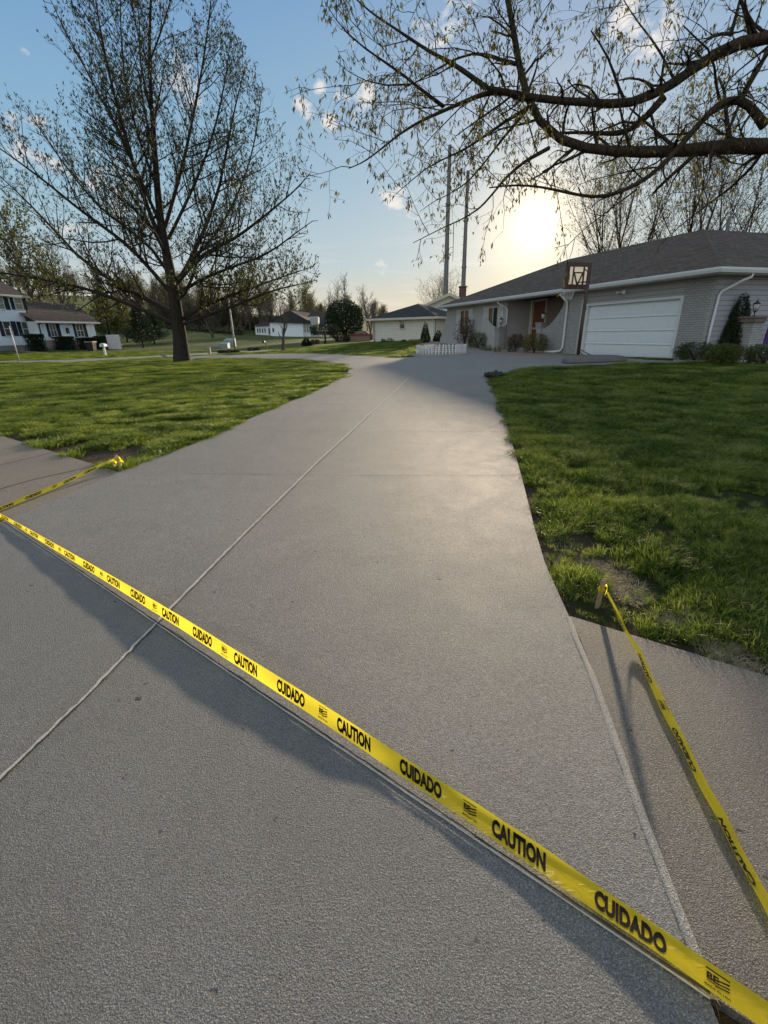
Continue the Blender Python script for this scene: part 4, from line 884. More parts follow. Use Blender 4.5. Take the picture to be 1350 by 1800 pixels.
# -- the tree whose limbs reach in from the right, its trunk just outside the picture
def right_tree():
    R_ = np.random.default_rng(5); w = Wood(); tips = []; Yb = 6.6
    tb = np.array([8.6, 5.6, 0.0]); tb[2] = T(tb[0], tb[1]) - .05; org = tuple(tb)
    q = lambda x, y, dy=0: aty(x, y, Yb + dy)
    def limb(pts, r0, r1, dy0, dy1, pre=None):
        m = len(pts); A = [q(x, y, dy0 + (dy1 - dy0) * i / (m - 1) + .10 * math.sin(i * 1.7 + r0 * 60)) for i, (x, y) in enumerate(pts)]
        if pre is not None: A = list(pre) + A
        L = smooth(resample(smooth(np.array(A), 1), 26), 1); rr = .84 * np.interp(np.linspace(0, 1, 26), np.linspace(0, 1, 5), r0 + (r1 - r0) * np.array([0, .35, .6, .82, 1])); rr *= 1 + .05 * R_.normal(size=26); w.add(L, rr); return (L, rr)
    fork = tb + np.array([-.15, .35, 3.0]); fork2 = tb + np.array([-.1, .3, 4.1])
    w.add(resample(np.array([tb, tb + (.02, 0, .25), tb + (-.03, .1, 1.2), fork, fork2, tb + (.2, .6, 5.5), tb + (.1, .9, 7.5)]), 24), np.interp(np.linspace(0, 1, 24), [0, .06, .3, .55, .75, 1], [.46, .36, .31, .28, .2, .1]))
    LB = []
    LB.append(limb([(1345, 243), (1290, 252), (1240, 268), (1180, 264), (1120, 270), (1060, 267), (1010, 262), (975, 250), (946, 225), (928, 190), (914, 145), (908, 100), (905, 50), (893, 0), (878, -70)], .175, .03, -.2, .3, [fork, fork * .5 + q(1345, 243, -.2) * .5 + np.array([0, 0, -.15])]))
    LB.append(limb([(1350, 52), (1293, 70), (1253, 97), (1213, 123), (1183, 150), (1160, 163), (1127, 177), (1100, 192), (1073, 182), (1033, 177), (993, 182), (950, 173), (910, 171), (880, 155), (857, 156)], .15, .035, .6, -.3, [fork2, fork2 * .5 + q(1350, 52, .6) * .5]))
    LB.append(limb([(920, 175), (886, 156), (856, 157), (812, 184), (779, 193), (738, 213), (699, 234), (673, 261), (634, 293), (613, 296)], .040, .006, .1, -.8))
    LB.append(limb([(856, 155), (812, 124), (791, 104), (764, 101), (726, 71), (693, 47), (658, 30), (625, 0), (600, -30)], .036, .007, .0, .5))
    LB.append(limb([(907, 113), (883, 110), (856, 92), (836, 92), (797, 102), (770, 120), (735, 145), (700, 160)], .028, .006, .2, .7))
    LB.append(limb([(779, 187), (744, 163), (711, 130), (673, 107), (640, 86), (607, 56), (587, 33), (575, 9)], .026, .004, -.2, -.9))
    LB.append(limb([(720, 148), (678, 154), (643, 142), (613, 130), (590, 107)], .014, .004, -.4, -.9))
    LB.append(limb([(927, 190), (889, 213), (850, 237), (815, 273), (779, 273), (744, 299), (720, 320), (696, 341)], .028, .004, .1, -.6))
    LB.append(limb([(925, 195), (877, 249), (856, 281), (820, 330), (791, 341), (760, 352), (738, 372)], .024, .004, .2, .7))
    LB.append(limb([(965, 260), (916, 284), (886, 311), (868, 341), (844, 367), (821, 385), (779, 397), (726, 427)], .03, .004, 0, -.5))
    LB.append(limb([(1167, 170), (1147, 197), (1120, 217), (1100, 240), (1073, 233), (1047, 233), (1010, 235), (985, 228), (950, 245)], .055, .012, .2, .7))
    LB.append(limb([(1343, 222), (1323, 187), (1303, 163), (1273, 173), (1240, 200), (1217, 233), (1197, 260), (1167, 283), (1147, 313), (1113, 330), (1080, 340), (1057, 350), (1027, 347), (993, 337), (957, 328), (900, 320), (860, 330)], .06, .008, -.1, -.9))
    LB.append(limb([(1365, 60), (1345, 100), (1323, 140), (1300, 175), (1283, 227), (1268, 262)], .045, .012, .3, .0))
    LB.append(limb([(1287, 60), (1267, 57), (1240, 63), (1217, 97), (1190, 130)], .025, .010, .5, .3))
    LB.append(limb([(1183, 137), (1163, 93), (1147, 70), (1125, 45), (1100, 10), (1080, -30)], .020, .006, .3, .8))
    LB.append(limb([(1284, 62), (1297, 17), (1310, -40)], .03, .012, .5, .9))
    LB.append(limb([(1350, 250), (1330, 290), (1290, 330), (1240, 360), (1190, 400), (1160, 430)], .03, .006, .2, 1.5))
    LB.append(limb([(970, 300), (985, 360), (990, 420), (1000, 470), (1003, 505)], .008, .003, -.6, -1.0))
    LB.append(limb([(1120, 332), (1070, 370), (1030, 400), (990, 430), (975, 470)], .012, .003, -.6, -.2))
    LB.append(limb([(1055, 180), (1040, 145), (1010, 142), (985, 160), (960, 190)], .018, .006, 0, .4))
    LB.append(limb([(905, 60), (870, 20), (850, -30)], .014, .005, .3, 0)); LB.append(limb([(1000, -40), (960, 10), (930, 60)], .012, .004, .5, .2))
    LB.append(limb([(1130, -50), (1080, 20), (1040, 60), (1010, 110)], .014, .004, .9, .5)); LB.append(limb([(760, -50), (740, 0), (720, 40)], .012, .004, .6, .4))
    def env(p):
        d = p - CAM; a = np.array([d @ np.array([RTV[i], FWV[i], UPV[i]]) for i in range(3)]); 
        if a[2] < 3.0: return False
        if (d @ np.array(S)) / np.linalg.norm(d) > math.cos(math.radians(3.1)): return False      # twigs left out round the sun to stand in for its glare
        if p[0] / max(p[1], .1) > .33 and p[2] < 3.05: return False
        return p[2] > 2.35
    prm = [(5.4, .40, 1.35, .9, .03, .17, .42, .04, .0048, .10), (6.5, .2, .62, .9, .02, .19, .55, .06, .0029, .15), (8.5, .07, .22, .85, .0, .2, .65, .1, .0020, .15)]
    twigs = Wood()
    for i_, (L, rr) in enumerate(LB): branch_out(twigs, L, rr, 0 if i_ != 17 else 2, prm, R_, env if i_ != 17 else None, tips)
    root = empty('elm_tree', org, 'near overhanging tree with thick crooked limbs reaching in from the right edge', 'tree')
    link_mesh('trunk', w.mesh('trunk', org, kf), M['bark2'], root, True); me = twigs.mesh('crown', org, kf); me.materials.append(M['bark2']); crown = link_mesh('crown', me, None, root, True)
    df = lambda t, r: unit(r.normal(size=3) * .35 + np.array([0, 0, -.9]) + t * .2)
    P, D, Ln, Wd = leaves_on(tips, 8.0, R_, .062, .016, df, 2, .012); print('elm tips', len(tips), len(P))
    link_mesh('hanging_leaves', leaf_mesh('hanging_leaves', P, D, Ln, Wd, org, R_, .6), M['catkin'], crown)
right_tree()

# -- generic trees, built once each and copied
def make_tree(name, h, spread, prm, n1, r0, leaf, lm, seed, inc0=35, inc1=70, f0=.2, multi=1, upl=.08, bark='bark3', label=None, group=None, lw=None, per=3, loc=(0, 0, 0), leafdir=None):
    R_ = np.random.default_rng(seed); w = Wood(); tw = Wood(); tips = []; P1 = []
    for s in range(multi):
        a = 6.28 * s / multi + R_.random(); d = unit(np.array([math.cos(a) * .35, math.sin(a) * .35, 1]) if multi > 1 else np.array([.03, 0, 1.0])); Tk = walk(np.zeros(3), d, h * (.95 if multi == 1 else .85), 14, .05, .03, R_); rr = r0 * np.linspace(1, .08, 14) * (1.15 if multi == 1 else .8); rr[0] *= 1.25; w.add(Tk, rr); P1.append((Tk, rr))
        for i in range(n1 // multi):
            t = f0 + (1 - f0) * .9 * (i + R_.random()) / (n1 // multi); p = interp_line(Tk, t); a = R_.random() * 6.28; inc = math.radians(inc0 + (inc1 - inc0) * t); dd = np.array([math.cos(a) * math.cos(inc), math.sin(a) * math.cos(inc), math.sin(inc)])
            L = walk(p, dd, spread * (1 - .65 * t) * (.75 + .4 * R_.random()), 8, .08, upl, R_); q = r0 * .42 * (1 - .7 * t) * np.linspace(1, .12, 8); w.add(L, q); P1.append((L, q))
    for L, rr in P1: branch_out(tw, L, rr, 0, prm, R_, None, tips)
    root = empty(name, loc, label, 'tree', group); link_mesh('trunk', w.mesh('trunk', (0, 0, 0), kf), M[bark], root, True); me = tw.mesh('crown', (0, 0, 0), lambda r: 4 if r > .03 else 3); me.materials.append(M[bark]); cr = link_mesh('crown', me, None, root, True)
    if lm:
        P, D, Ln, Wd = leaves_on(tips, per, R_, leaf, lw or leaf * .5, leafdir or (lambda t, r: unit(t * .3 + r.normal(size=3) * .6 + np.array([0, 0, .3]))), 2, leaf * .5)
        link_mesh('leaves', leaf_mesh('leaves', P, D, Ln, Wd, (0, 0, 0), R_), M[lm], cr)
    return root
def place(o, x, y, s=1.0, rz=0.0, first=False, label=None, group=None, dz=-.05, sz=None):
    c = o if first else copy_tree(o); c.location = (x, y, T(x, y) + dz); c.rotation_euler = (0, 0, rz); c.scale = (s, s, sz or s)
    if label: c['label'] = label
    if group: c['group'] = group
    return c
PB = [(1.8, .9, 2.8, .7, .05, .09, .5, .12, .034), (2.6, .5, 1.5, .75, .05, .1, .5, .12, .024)]
GW = 'bare woodland trees on the far hill'
bare = make_tree('bare_tree', 12, 7, PB, 20, .22, 0, None, 31, label='bare grey woodland tree on the far hill', group=GW)
budding = make_tree('budding_tree', 11, 7, PB, 20, .2, .34, 'budleaf2', 32, label='woodland tree with yellow green new leaves on the far hill', group='budding woodland trees on the far hill', per=1.6)
bare2 = make_tree('bare_tree', 13, 6, PB, 20, .2, 0, None, 33, inc0=50, inc1=80, multi=2, label='forked bare grey woodland tree on the far hill', group='forked bare trees on the far hill')
brown = make_tree('leafing_tree', 10, 7, PB, 20, .2, .36, 'catkin', 34, label='brown leafing woodland tree on the far hill', group='brown leafing trees on the far hill', per=2.0)
def conifer(name, h, r, seed, m='needle', label=None, group=None, skirt=.10, dens=1.0, leaf=.28):
    R_ = np.random.default_rng(seed); root = empty(name, (0, 0, 0), label, 'tree', group); w = Wood(); w.add(np.array([[0, 0, z] for z in np.linspace(0, h, 8)]), np.linspace(h * .022, .01, 8)); P = []; D = []; tw = Wood()
    nb = int(95 * dens)
    for i in range(nb):
        t = skirt + (1 - skirt) * (i / nb) ** .9; z = h * t; a = i * 2.4 + R_.normal() * .3; L = r * (1 - t) ** .8 * (.75 + .4 * R_.random()) + .1; d = np.array([math.cos(a), math.sin(a), .05 + .4 * t]); C = walk(np.array([0, 0, z]), d, L, 6, .05, .03, R_); tw.add(C, np.linspace(.02, .006, 6) * h / 5)
        k = int(26 * L / leaf * .28 * dens) + 6
        for j in range(k):
            u = (.15 + .85 * R_.random()); p = interp_line(C, u); sgn = R_.choice([-1, 1]); sd = np.array([-math.sin(a), math.cos(a), 0]) * sgn; off = R_.random() * L * .32 * (1.1 - u * .6); P.append(p + sd * off + np.array([0, 0, (R_.random() - .6) * .18 * L])); D.append(unit(np.array([math.cos(a), math.sin(a), 0]) * .8 + sd * .7 + R_.normal(size=3) * .3))
    link_mesh('trunk', w.mesh('trunk', (0, 0, 0), lambda r: 8), M['bark'], root, True); cr = link_mesh('branches', tw.mesh('branches', (0, 0, 0), lambda r: 3), M['bark'], root)
    P = np.array(P); D = np.array(D); n = len(P); link_mesh('needles', leaf_mesh('needles', P, D, leaf * (.6 + .7 * R_.random(n)), leaf * .34 * np.ones(n), (0, 0, 0), R_), M[m], cr); return root
r = np.random.default_rng(77)
protos = [bare, budding, bare2, brown]; used = set()
def wood_at(px, Yv, kind, s, jx=0):
    p = aty(px, 580, Yv); x = p[0]; i = kind; o = place(protos[i], x, Yv, s, r.random() * 6.28, first=(i not in used), sz=s * (.85 + .3 * r.random())); used.add(i); return o
# rows of woodland on the hill behind the left houses and beyond the white house
for k in range(46): wood_at(215 + 345 * (k + r.random()) / 46, 112 + 40 * r.random(), int(r.choice([0, 0, 1, 2, 3])), .62 + .30 * r.random())
for k in range(30): wood_at(270 + 160 * (k + r.random()) / 30, 104 + 10 * r.random(), int(r.choice([0, 1, 2, 3])), .42 + .2 * r.random())
for k in range(22): wood_at(-60 + 280 * (k + r.random()) / 22, 178 + 30 * r.random(), int(r.choice([0, 2, 3])), .75 + .35 * r.random())
for k in range(20): wood_at(550 + 130 * (k + r.random()) / 20, 135 + 45 * r.random(), int(r.choice([0, 2, 3, 3])), .55 + .3 * r.random())
for k in range(20): wood_at(690 + 900 * (k + r.random()) / 20, 190 + 50 * r.random(), int(r.choice([0, 2, 3])), .6 + .3 * r.random())
# dark brush under the far trees
R_ = np.random.default_rng(15); n = 42000; pxs = 285 + 290 * R_.random(n); Yb_ = 98 + 46 * R_.random(n) ** .8; X_ = np.array([ (q - 675) / 800.0 for q in pxs]); P = np.zeros((n, 3))
rr_ = np.array([ray(q, 578)[0] / ray(q, 578)[1] for q in pxs]); P[:, 0] = rr_ * Yb_; P[:, 1] = Yb_; hz = (.6 + 2.6 * vnoise(P[:, 0], P[:, 1], 6, 8)) * np.clip((Yb_ - 97) / 12, .25, 1); P[:, 2] = terr(P[:, 0], P[:, 1]) + hz * R_.random(n) ** .7
ok = ~((pxs > 425) & (Yb_ < 118)); P = P[ok]; n = len(P)
o = link_mesh('undergrowth', leaf_mesh('undergrowth', P, R_.normal(size=(n, 3)) + np.array([0, 0, .6]), .7 * (.5 + R_.random(n)), .34 * np.ones(n), (0, 0, 0), R_), M['brush']); tag(o, 'dark brush under the bare trees on the far hill', 'brush', None, 'stuff')
wood_at(597, 110, 2, .98)['label'] = 'tall slim bare tree against the pale sky left of the cream house'
wood_at(652, 100, 0, .78)['label'] = 'round bare tree rising just left of the cream house roof'
# ---------------------------------------------------------------- the grey ranch house at right
def HS(px, py, d=0.0):                     # view ray against the plane parallel to the facade at depth d
    rr = ray(px, py); n2 = np.array([NV[0], NV[1], 0]); p0 = np.array(Wp(0, d)); t = ((p0 - CAM) @ n2) / (rr @ n2); p = CAM + rr * t
    return float((p[:2] - HC) @ DV), float(p[2])
ZG = .42
house = empty('ranch_house', Wp(0, 0, ZG), 'low grey painted brick ranch house with white two-car garage door', 'house')
hb = lambda: MB(Wp)
b = hb(); b.box((0, .18, .1), (7.55, 9.6, 3.10)); b.box((7.55, 1.6, .1), (12.3, 9.6, 3.10)); b.box((12.3, 0, .1), (20.2, 9.6, 3.10)); b.box((0, 9.6, .1), (9.6, 17, 3.10)); b.build('wall', M['stucco'], house)
b = hb(); b.box((-.02, -.02, .1), (1.04, .17, 3.095)); b.build('brick_panel', M['brick_paint'], house)
b = hb(); b.box((5.76, -.02, .1), (7.10, .17, 3.095)); b.build('brick_panel', M['brick_paint'], house)
b = hb(); b.box((1.04, 0.0, 2.55), (5.76, .17, 3.09)); b.build('siding_panel', M['siding_grey'], house)
b = hb(); b.box((-.025, .12, .1), (-.003, 16.9, 3.09)); b.build('siding_panel', M['siding_blue'], house)
b = hb(); b.box((7.56, 1.585, .2), (12.29, 1.598, 3.09)); b.build('porch_wall', M['brick_taupe'], house)
# curved wing walls
b = hb(); c0 = [(7.1, .2), (7.1, 3.05), (7.34, 3.05), (7.38, 2.62)] + [(7.40 + 1.45 * u, 2.55 - .95 * (1 - (1 - u) ** 1.9)) for u in np.linspace(0, 1, 9)] + [(8.86, .2)]
b.prism(c0, -.03, .20); b.build('wing_wall', M['brick_paint'], house)
b = hb(); c0 = [(12.55, .2), (12.55, 1.72)] + [(12.55 + 1.2 * u, 1.72 + .52 * u ** 1.8) for u in np.linspace(.1, 1, 8)] + [(13.95, 2.26), (13.95, .2)]
b.prism(c0, -.55, -.38); b.build('wing_wall', M['stucco'], house)
b = hb(); c0 = [(20.2, .2), (20.2, 3.05)] + [(20.2 + 1.05 * u ** 1.7, 3.0 - 1.95 * u) for u in np.linspace(0, 1, 9)] + [(21.3, .2)]
b.prism(c0, 0.0, .22); b.build('wing_wall', M['stucco'], house)
# roof: hip over the front wing, hip running back at right
ZE, ZR = 3.25, 5.58; RD = 5.6
b = hb(); A = (-.55, -.55, ZE); B = (20.35, -.55, ZE); R1 = (RD, RD, ZR); R2 = (14.6, RD, ZR); R3 = (RD, 13, ZR); Cc = (20.35, 11.7, ZE); D_ = (11.7, 11.7, ZE); E_ = (11.7, 19, ZE); Fv = (-.55, 19, ZE)
b.add([A, B, R2, R1], [(0, 1, 2, 3)]); b.add([B, Cc, R2], [(0, 1, 2)]); b.add([A, R1, R3, Fv], [(0, 1, 2, 3)]); b.add([Cc, D_, R1, R2], [(0, 1, 2, 3)]); b.add([D_, E_, R3, R1], [(0, 1, 2, 3)]); b.add([E_, Fv, R3], [(0, 1, 2)])
roof = b.build('roof', M['roof'], house)
b = hb()
for (p, q) in ((A, R1), (R1, R2), (R2, B), (R1, R3)):
    p = Vector(p); q = Vector(q); u = (q - p).normalized(); w_ = u.cross(Vector((0, 0, 1))).normalized() * .17
    b.add([p + w_ + Vector((0, 0, .006)) - Vector((0, 0, .055 if p.z != q.z else .07)), p + Vector((0, 0, .03)), p - w_ - Vector((0, 0, .05 if p.z != q.z else .064)), q + w_ - Vector((0, 0, .05 if p.z != q.z else .064)), q + Vector((0, 0, .03)), q - w_ - Vector((0, 0, .05 if p.z != q.z else .064))], [(0, 1, 4, 3), (1, 2, 5, 4)])
b.build('ridge_cap', M['roof'], roof)
vp = Wp(RD - .2, RD + 1.2, 0); b = MB(); b.tube([(vp[0], vp[1], ZR - .25), (vp[0], vp[1], ZR + .55)], .07, 10); b.build('vent_pipe', M['steel'], roof)
b = hb(); b.box((-.55, -.53, 3.075), (20.35, -.0, 3.11)); b.box((-.53, 0, 3.075), (-.03, 19, 3.11)); b.build('soffit', M['trimgrey'], house)
b = hb()
prof = [(0, 0), (-.10, .02), (-.125, .10), (-.125, .15), (-.105, .165), (-.095, .15), (-.085, .05), (0, .03)]
b.add([(-.55 + (x if True else 0), -.55 + x, 3.09 + z) for x, z in prof] + [(20.4, -.55 + x, 3.09 + z) for x, z in prof], [(i, (i + 1) % 8, 8 + (i + 1) % 8, 8 + i) for i in range(8)] + [tuple(range(8)), tuple(range(15, 7, -1))])
b.add([(-.55 + x, -.55 + x, 3.09 + z) for x, z in prof] + [(-.55 + x, 19, 3.09 + z) for x, z in prof], [(i, (i + 1) % 8, 8 + (i + 1) % 8, 8 + i) for i in range(8)])
b.build('gutter', M['white'], house)
def dspout(pts, name='downspout', m='white', par=house, rr=.045): b = MB(); b.tube([Wp(*p) for p in pts], rr, 8); return b.build(name, M[m], par, True)
dspout([(-.58, .85, 3.12), (-.58, .85, 3.0), (-.45, .7, 2.92), (-.12, .30, 2.62), (-.09, .24, 2.5), (-.09, .2, 1.4), (-.09, .2, .55)])
dspout([(7.02, -.55, 3.12), (7.02, -.5, 3.0), (7.02, -.12, 2.72), (7.02, -.09, 2.5), (7.02, -.09, .75), (7.1, -.12, .58), (7.35, -.25, .53), (8.75, -.75, .50)], rr=.055)
dspout([(12.45, -.55, 3.12), (12.45, -.5, 2.98), (12.2, -.1, 2.75), (12.15, -.06, 2.6), (12.15, -.06, 1.9), (12.45, -.2, 1.75)])
# garage door
gd = hb(); gd.box((1.10, .10, .435), (5.70, .15, 2.47)); door = gd.build('garage_door', M['door_white'], house)
b = hb()
for r_ in range(4):
    z0 = .435 + r_ * .509
    b.box((1.10, .060, z0 + .490), (5.70, .0985, z0 + .506))
    for c_ in range(8):
        s0 = 1.10 + .575 * c_ + .05; b.prism([(s0, z0 + .07), (s0 + .475, z0 + .07), (s0 + .475, z0 + .44), (s0, z0 + .44)], .090, .0990); b.prism([(s0 + .05, z0 + .12), (s0 + .425, z0 + .12), (s0 + .425, z0 + .39), (s0 + .05, z0 + .39)], .085, .0895)
b.build('door_panels', M['door_white'], door, bevel=.004)
b = hb(); b.box((.98, -.035, .43), (1.095, .16, 2.56)); b.box((5.705, -.035, .43), (5.83, .16, 2.56)); b.box((.98, -.04, 2.475), (5.83, .16, 2.57)); b.build('door_frame', M['white'], house)
b = hb(); b.box((6.0, -.06, .45), (6.12, -.025, 2.75)); b.build('trim_board', M['trimgrey'], house)
# floodlight over the garage
s_, z_ = HS(1098, 513); b = hb(); b.box((s_ - .09, -.05, z_ - .07), (s_ + .09, -.005, z_ + .07))
for k in (-1, 1):
    p = Vector(Wp(s_ + k * .09, -.10, z_)); q = Vector(Wp(s_ + k * .2, -.24, z_ - .03)); bb = MB(); bb.tube([p, (p + q) / 2, q], [.03, .045, .07], 10); b.v += [tuple(v) for v in []]; n0 = len(b.v); b.v += bb.v; b.f += [tuple(i + n0 for i in f) for f in bb.f]
b.build('floodlight', M['white'], house)
# windows, shutters, door
def win(s0, s1, z0, z1, par=house, tf=Wp, d0=0.0, frame='cream', glass='glass', rails=1, muntins=0, name='window'):
    f = MB(tf); t = .06
    f.box((s0, d0 - .045, z0), (s0 + t, d0 - .002, z1)); f.box((s1 - t, d0 - .045, z0), (s1, d0 - .002, z1)); f.box((s0 + t, d0 - .045, z1 - t), (s1 - t, d0 - .002, z1)); f.box((s0 - .03, d0 - .07, z0 - .03), (s1 + .03, d0 - .002, z0 + t - .012))
    if rails: zm = (z0 + z1) / 2; f.box((s0 + t, d0 - .040, zm - .025), (s1 - t, d0 - .012, zm + .025))
    for k in range(muntins): s_ = s0 + (s1 - s0) * (k + 1) / (muntins + 1); f.box((s_ - .025, d0 - .038, z0 + t), (s_ + .025, d0 - .012, z1 - t))
    fr = f.build(name, M[frame], par); g = MB(tf); g.box((s0 + t, d0 - .011, z0 + t), (s1 - t, d0 - .003, z1 - t)); g.build('pane', M[glass], fr); return fr
def shutter(s0, s1, z0, z1, m='white', par=house, tf=Wp, d0=0.0):
    b = MB(tf); b.box((s0, d0 - .035, z0), (s0 + .05, d0 - .003, z1)); b.box((s1 - .05, d0 - .035, z0), (s1, d0 - .003, z1)); b.box((s0 + .05, d0 - .035, z0), (s1 - .05, d0 - .003, z0 + .07)); b.box((s0 + .05, d0 - .035, z1 - .07), (s1 - .05, d0 - .003, z1)); b.box((s0 + .05, d0 - .034, (z0 + z1) / 2 - .03), (s1 - .05, d0 - .003, (z0 + z1) / 2 + .03))
    k = z0 + .08
    while k < z1 - .1:
        if abs(k - (z0 + z1) / 2) > .06: b.add([(s0 + .05, d0 - .028, k), (s1 - .05, d0 - .028, k), (s1 - .05, d0 - .008, k + .035), (s0 + .05, d0 - .008, k + .035)], [(0, 1, 2, 3)])
        k += .045
    b.box((s0 + .045, d0 - .006, z0 + .03), (s1 - .045, d0 - .0025, z1 - .03)); return b.build('shutter', M[m], par)
win(13.18, 14.32, 1.22, 2.87, muntins=1, rails=0); shutter(12.66, 13.12, 1.18, 2.90); shutter(14.38, 14.90, 1.0, 2.90)
win(16.8, 18.0, 1.30, 2.87, muntins=1, rails=0); shutter(16.28, 16.75, 1.25, 2.90); shutter(18.05, 18.6, 1.25, 2.90)
for (a, c) in ((13.78, 14.24), (16.95, 17.35), (17.5, 17.8)): b = hb(); b.box((a, -.0125, 1.35), (c, -.0115, 2.8)); b.build('curtain', M['brown'], house)
sa, za = HS(936, 531, 1.55); sb, zb = HS(955, 590, 1.55); s0, s1 = min(sa, sb), max(sa, sb); zt = za; z0 = .62
b = hb(); b.box((s0 - .10, 1.50, z0), (s0, 1.58, zt + .1)); b.box((s1, 1.50, z0), (s1 + .10, 1.58, zt + .1)); b.box((s0, 1.50, zt), (s1, 1.58, zt + .1)); b.box((s0, 1.49, z0 + .95), (s1, 1.53, z0 + 1.05)); fr = b.build('front_door', M['trimgrey'], house)
b = hb(); b.box((s0, 1.54, z0), (s1, 1.58, zt)); b.build('door_leaf', M['orange_door'], fr)
b = hb(); b.box((7.56, .2, .3), (12.29, 1.58, .62)); b.build('porch_floor', M['stucco'], house)
b = hb(); b.box((11.95, 1.42, .6), (12.07, 1.57, 3.08)); b.build('trim_board', M['cream'], house)
b = hb(); b.box((11.3, 1.56, 1.2), (11.9, 1.583, 2.9)) ; b.build('sidelight', M['trimgrey'], house)
def pillar(s, d, z0, z1, w, par, m='brick_paint'):
    b = hb(); h = w / 2; b.box((s - h, d - h, z0), (s + h, d + h, z1 - .24))
    for k, e in enumerate((.02, .05, .03, .07)): b.box((s - h - e, d - h - e, z1 - .24 + k * .06), (s + h + e, d + h + e, z1 - .24 + (k + 1) * .06 - .001))
    return b.build('pillar', M[m], par)
pillar(9.05, .12, .2, 1.88, .40, house); pillar(12.35, -.30, .2, 1.72, .40, house)
def lantern(x, y, z, s=1.0, label=None, par=None):
    root = par or empty('post_lantern', (x, y, z), label, 'lantern', 'carriage lanterns on the brick pillars')
    if par is None: par = root
    b = MB(); b.lathe((x, y, z), [(.07 * s, 0), (.07 * s, .02 * s), (.02 * s, .04 * s), (.018 * s, .12 * s), (.05 * s, .15 * s), (.075 * s, .18 * s)], 12); b.lathe((x, y, z), [(.125 * s, .43 * s), (.13 * s, .445 * s), (.06 * s, .50 * s), (.03 * s, .53 * s), (.012 * s, .55 * s), (.014 * s, .60 * s), (.002 * s, .64 * s)], 12)
    for k in range(6): a = k * math.pi / 3; b.tube([(x + .077 * s * math.cos(a), y + .077 * s * math.sin(a), z + .18 * s), (x + .118 * s * math.cos(a), y + .118 * s * math.sin(a), z + .43 * s)], .006 * s, 5)
    b.build('lantern_frame', M['black'], par, True); g = MB(); g.lathe((x, y, z), [(.07 * s, .185 * s), (.112 * s, .42 * s)], 12); g.build('lantern_glass', M['lens'], par, True); return root
p = Wp(9.05, .12); lantern(p[0], p[1], 1.882, .95, 'carriage lantern on the brick pillar just right of the rust red front door')
p = Wp(12.35, -.30); lantern(p[0], p[1], 1.722, .95, 'carriage lantern on the low pillar between the porch and the shuttered window')
# free-standing pillar, gate cloth and lantern at the right end
q = G(1305, 634); zt = aty(1322, 556, q[1])[2]; root = empty('brick_pillar', (q[0], q[1], q[2]), 'short grey brick pillar with stepped cap beside the slender conifer at far right', 'pillar')
b = MB(lambda x, y, z: (q[0] + DV[0] * x - NV[0] * y, q[1] + DV[1] * x - NV[1] * y, z)); h = .21
b.box((-h, -h, q[2] - .1), (h, h, zt - .22)); b.build('shaft', M['brick_paint'], root); b = MB(b.tf)
for k, e in enumerate((.03, .07, .05, .10)): b.box((-h - e, -h - e, zt - .22 + k * .055), (h + e, h + e, zt - .22 + (k + 1) * .055 - .001))
b.build('cap', M['brick_taupe'], root); lantern(q[0], q[1], zt + .002, .85, 'black carriage lantern on the stepped pillar at the far right edge')
q2 = G(1340, 634); rt_ = empty('banner', (q2[0] + .5, q2[1] + .6, q2[2] - .02), 'dark purple cloth banner hanging between pole and wall at the far right edge', 'banner')
x0, y0 = q2[0] + .35, q2[1] + .55; V = []; nu, nv = 9, 9; ztb = aty(1338, 566, y0)[2]; zbb = aty(1333, 604, y0)[2]
for j in range(nv):
    for i in range(nu): V.append((x0 + .42 * i / (nu - 1) - .05 * j / nv, y0 + .13 * i / (nu - 1) + .035 * math.sin(i * 1.7 + j * .3), ztb + (zbb - ztb) * j / (nv - 1) - .1 * (i / nu) * (j / nv)))
b = MB(); b.add(V, [(j * nu + i, j * nu + i + 1, (j + 1) * nu + i + 1, (j + 1) * nu + i) for j in range(nv - 1) for i in range(nu - 1)]); b.build('cloth', M['purple'], rt_, True)
b = MB(); b.tube([(x0, y0 + .02, q2[2] - .1), (x0, y0 + .02, ztb + .05)], .015, 6); b.tube([(x0, y0 + .02, ztb + .02), (x0 + .45, y0 + .16, ztb + .02)], .012, 6); b.build('pole', M['black'], rt_)

# planting beds
def bed(name, poly, m, off=.03, jit=.02):
    return slab(name, poly, off, M[m], .25, .06)
bed('gravel_bed', BED1, 'mulch'); bed('gravel_bed', BED2, 'gravel'); bed('gravel_bed', BED3, 'mulch')

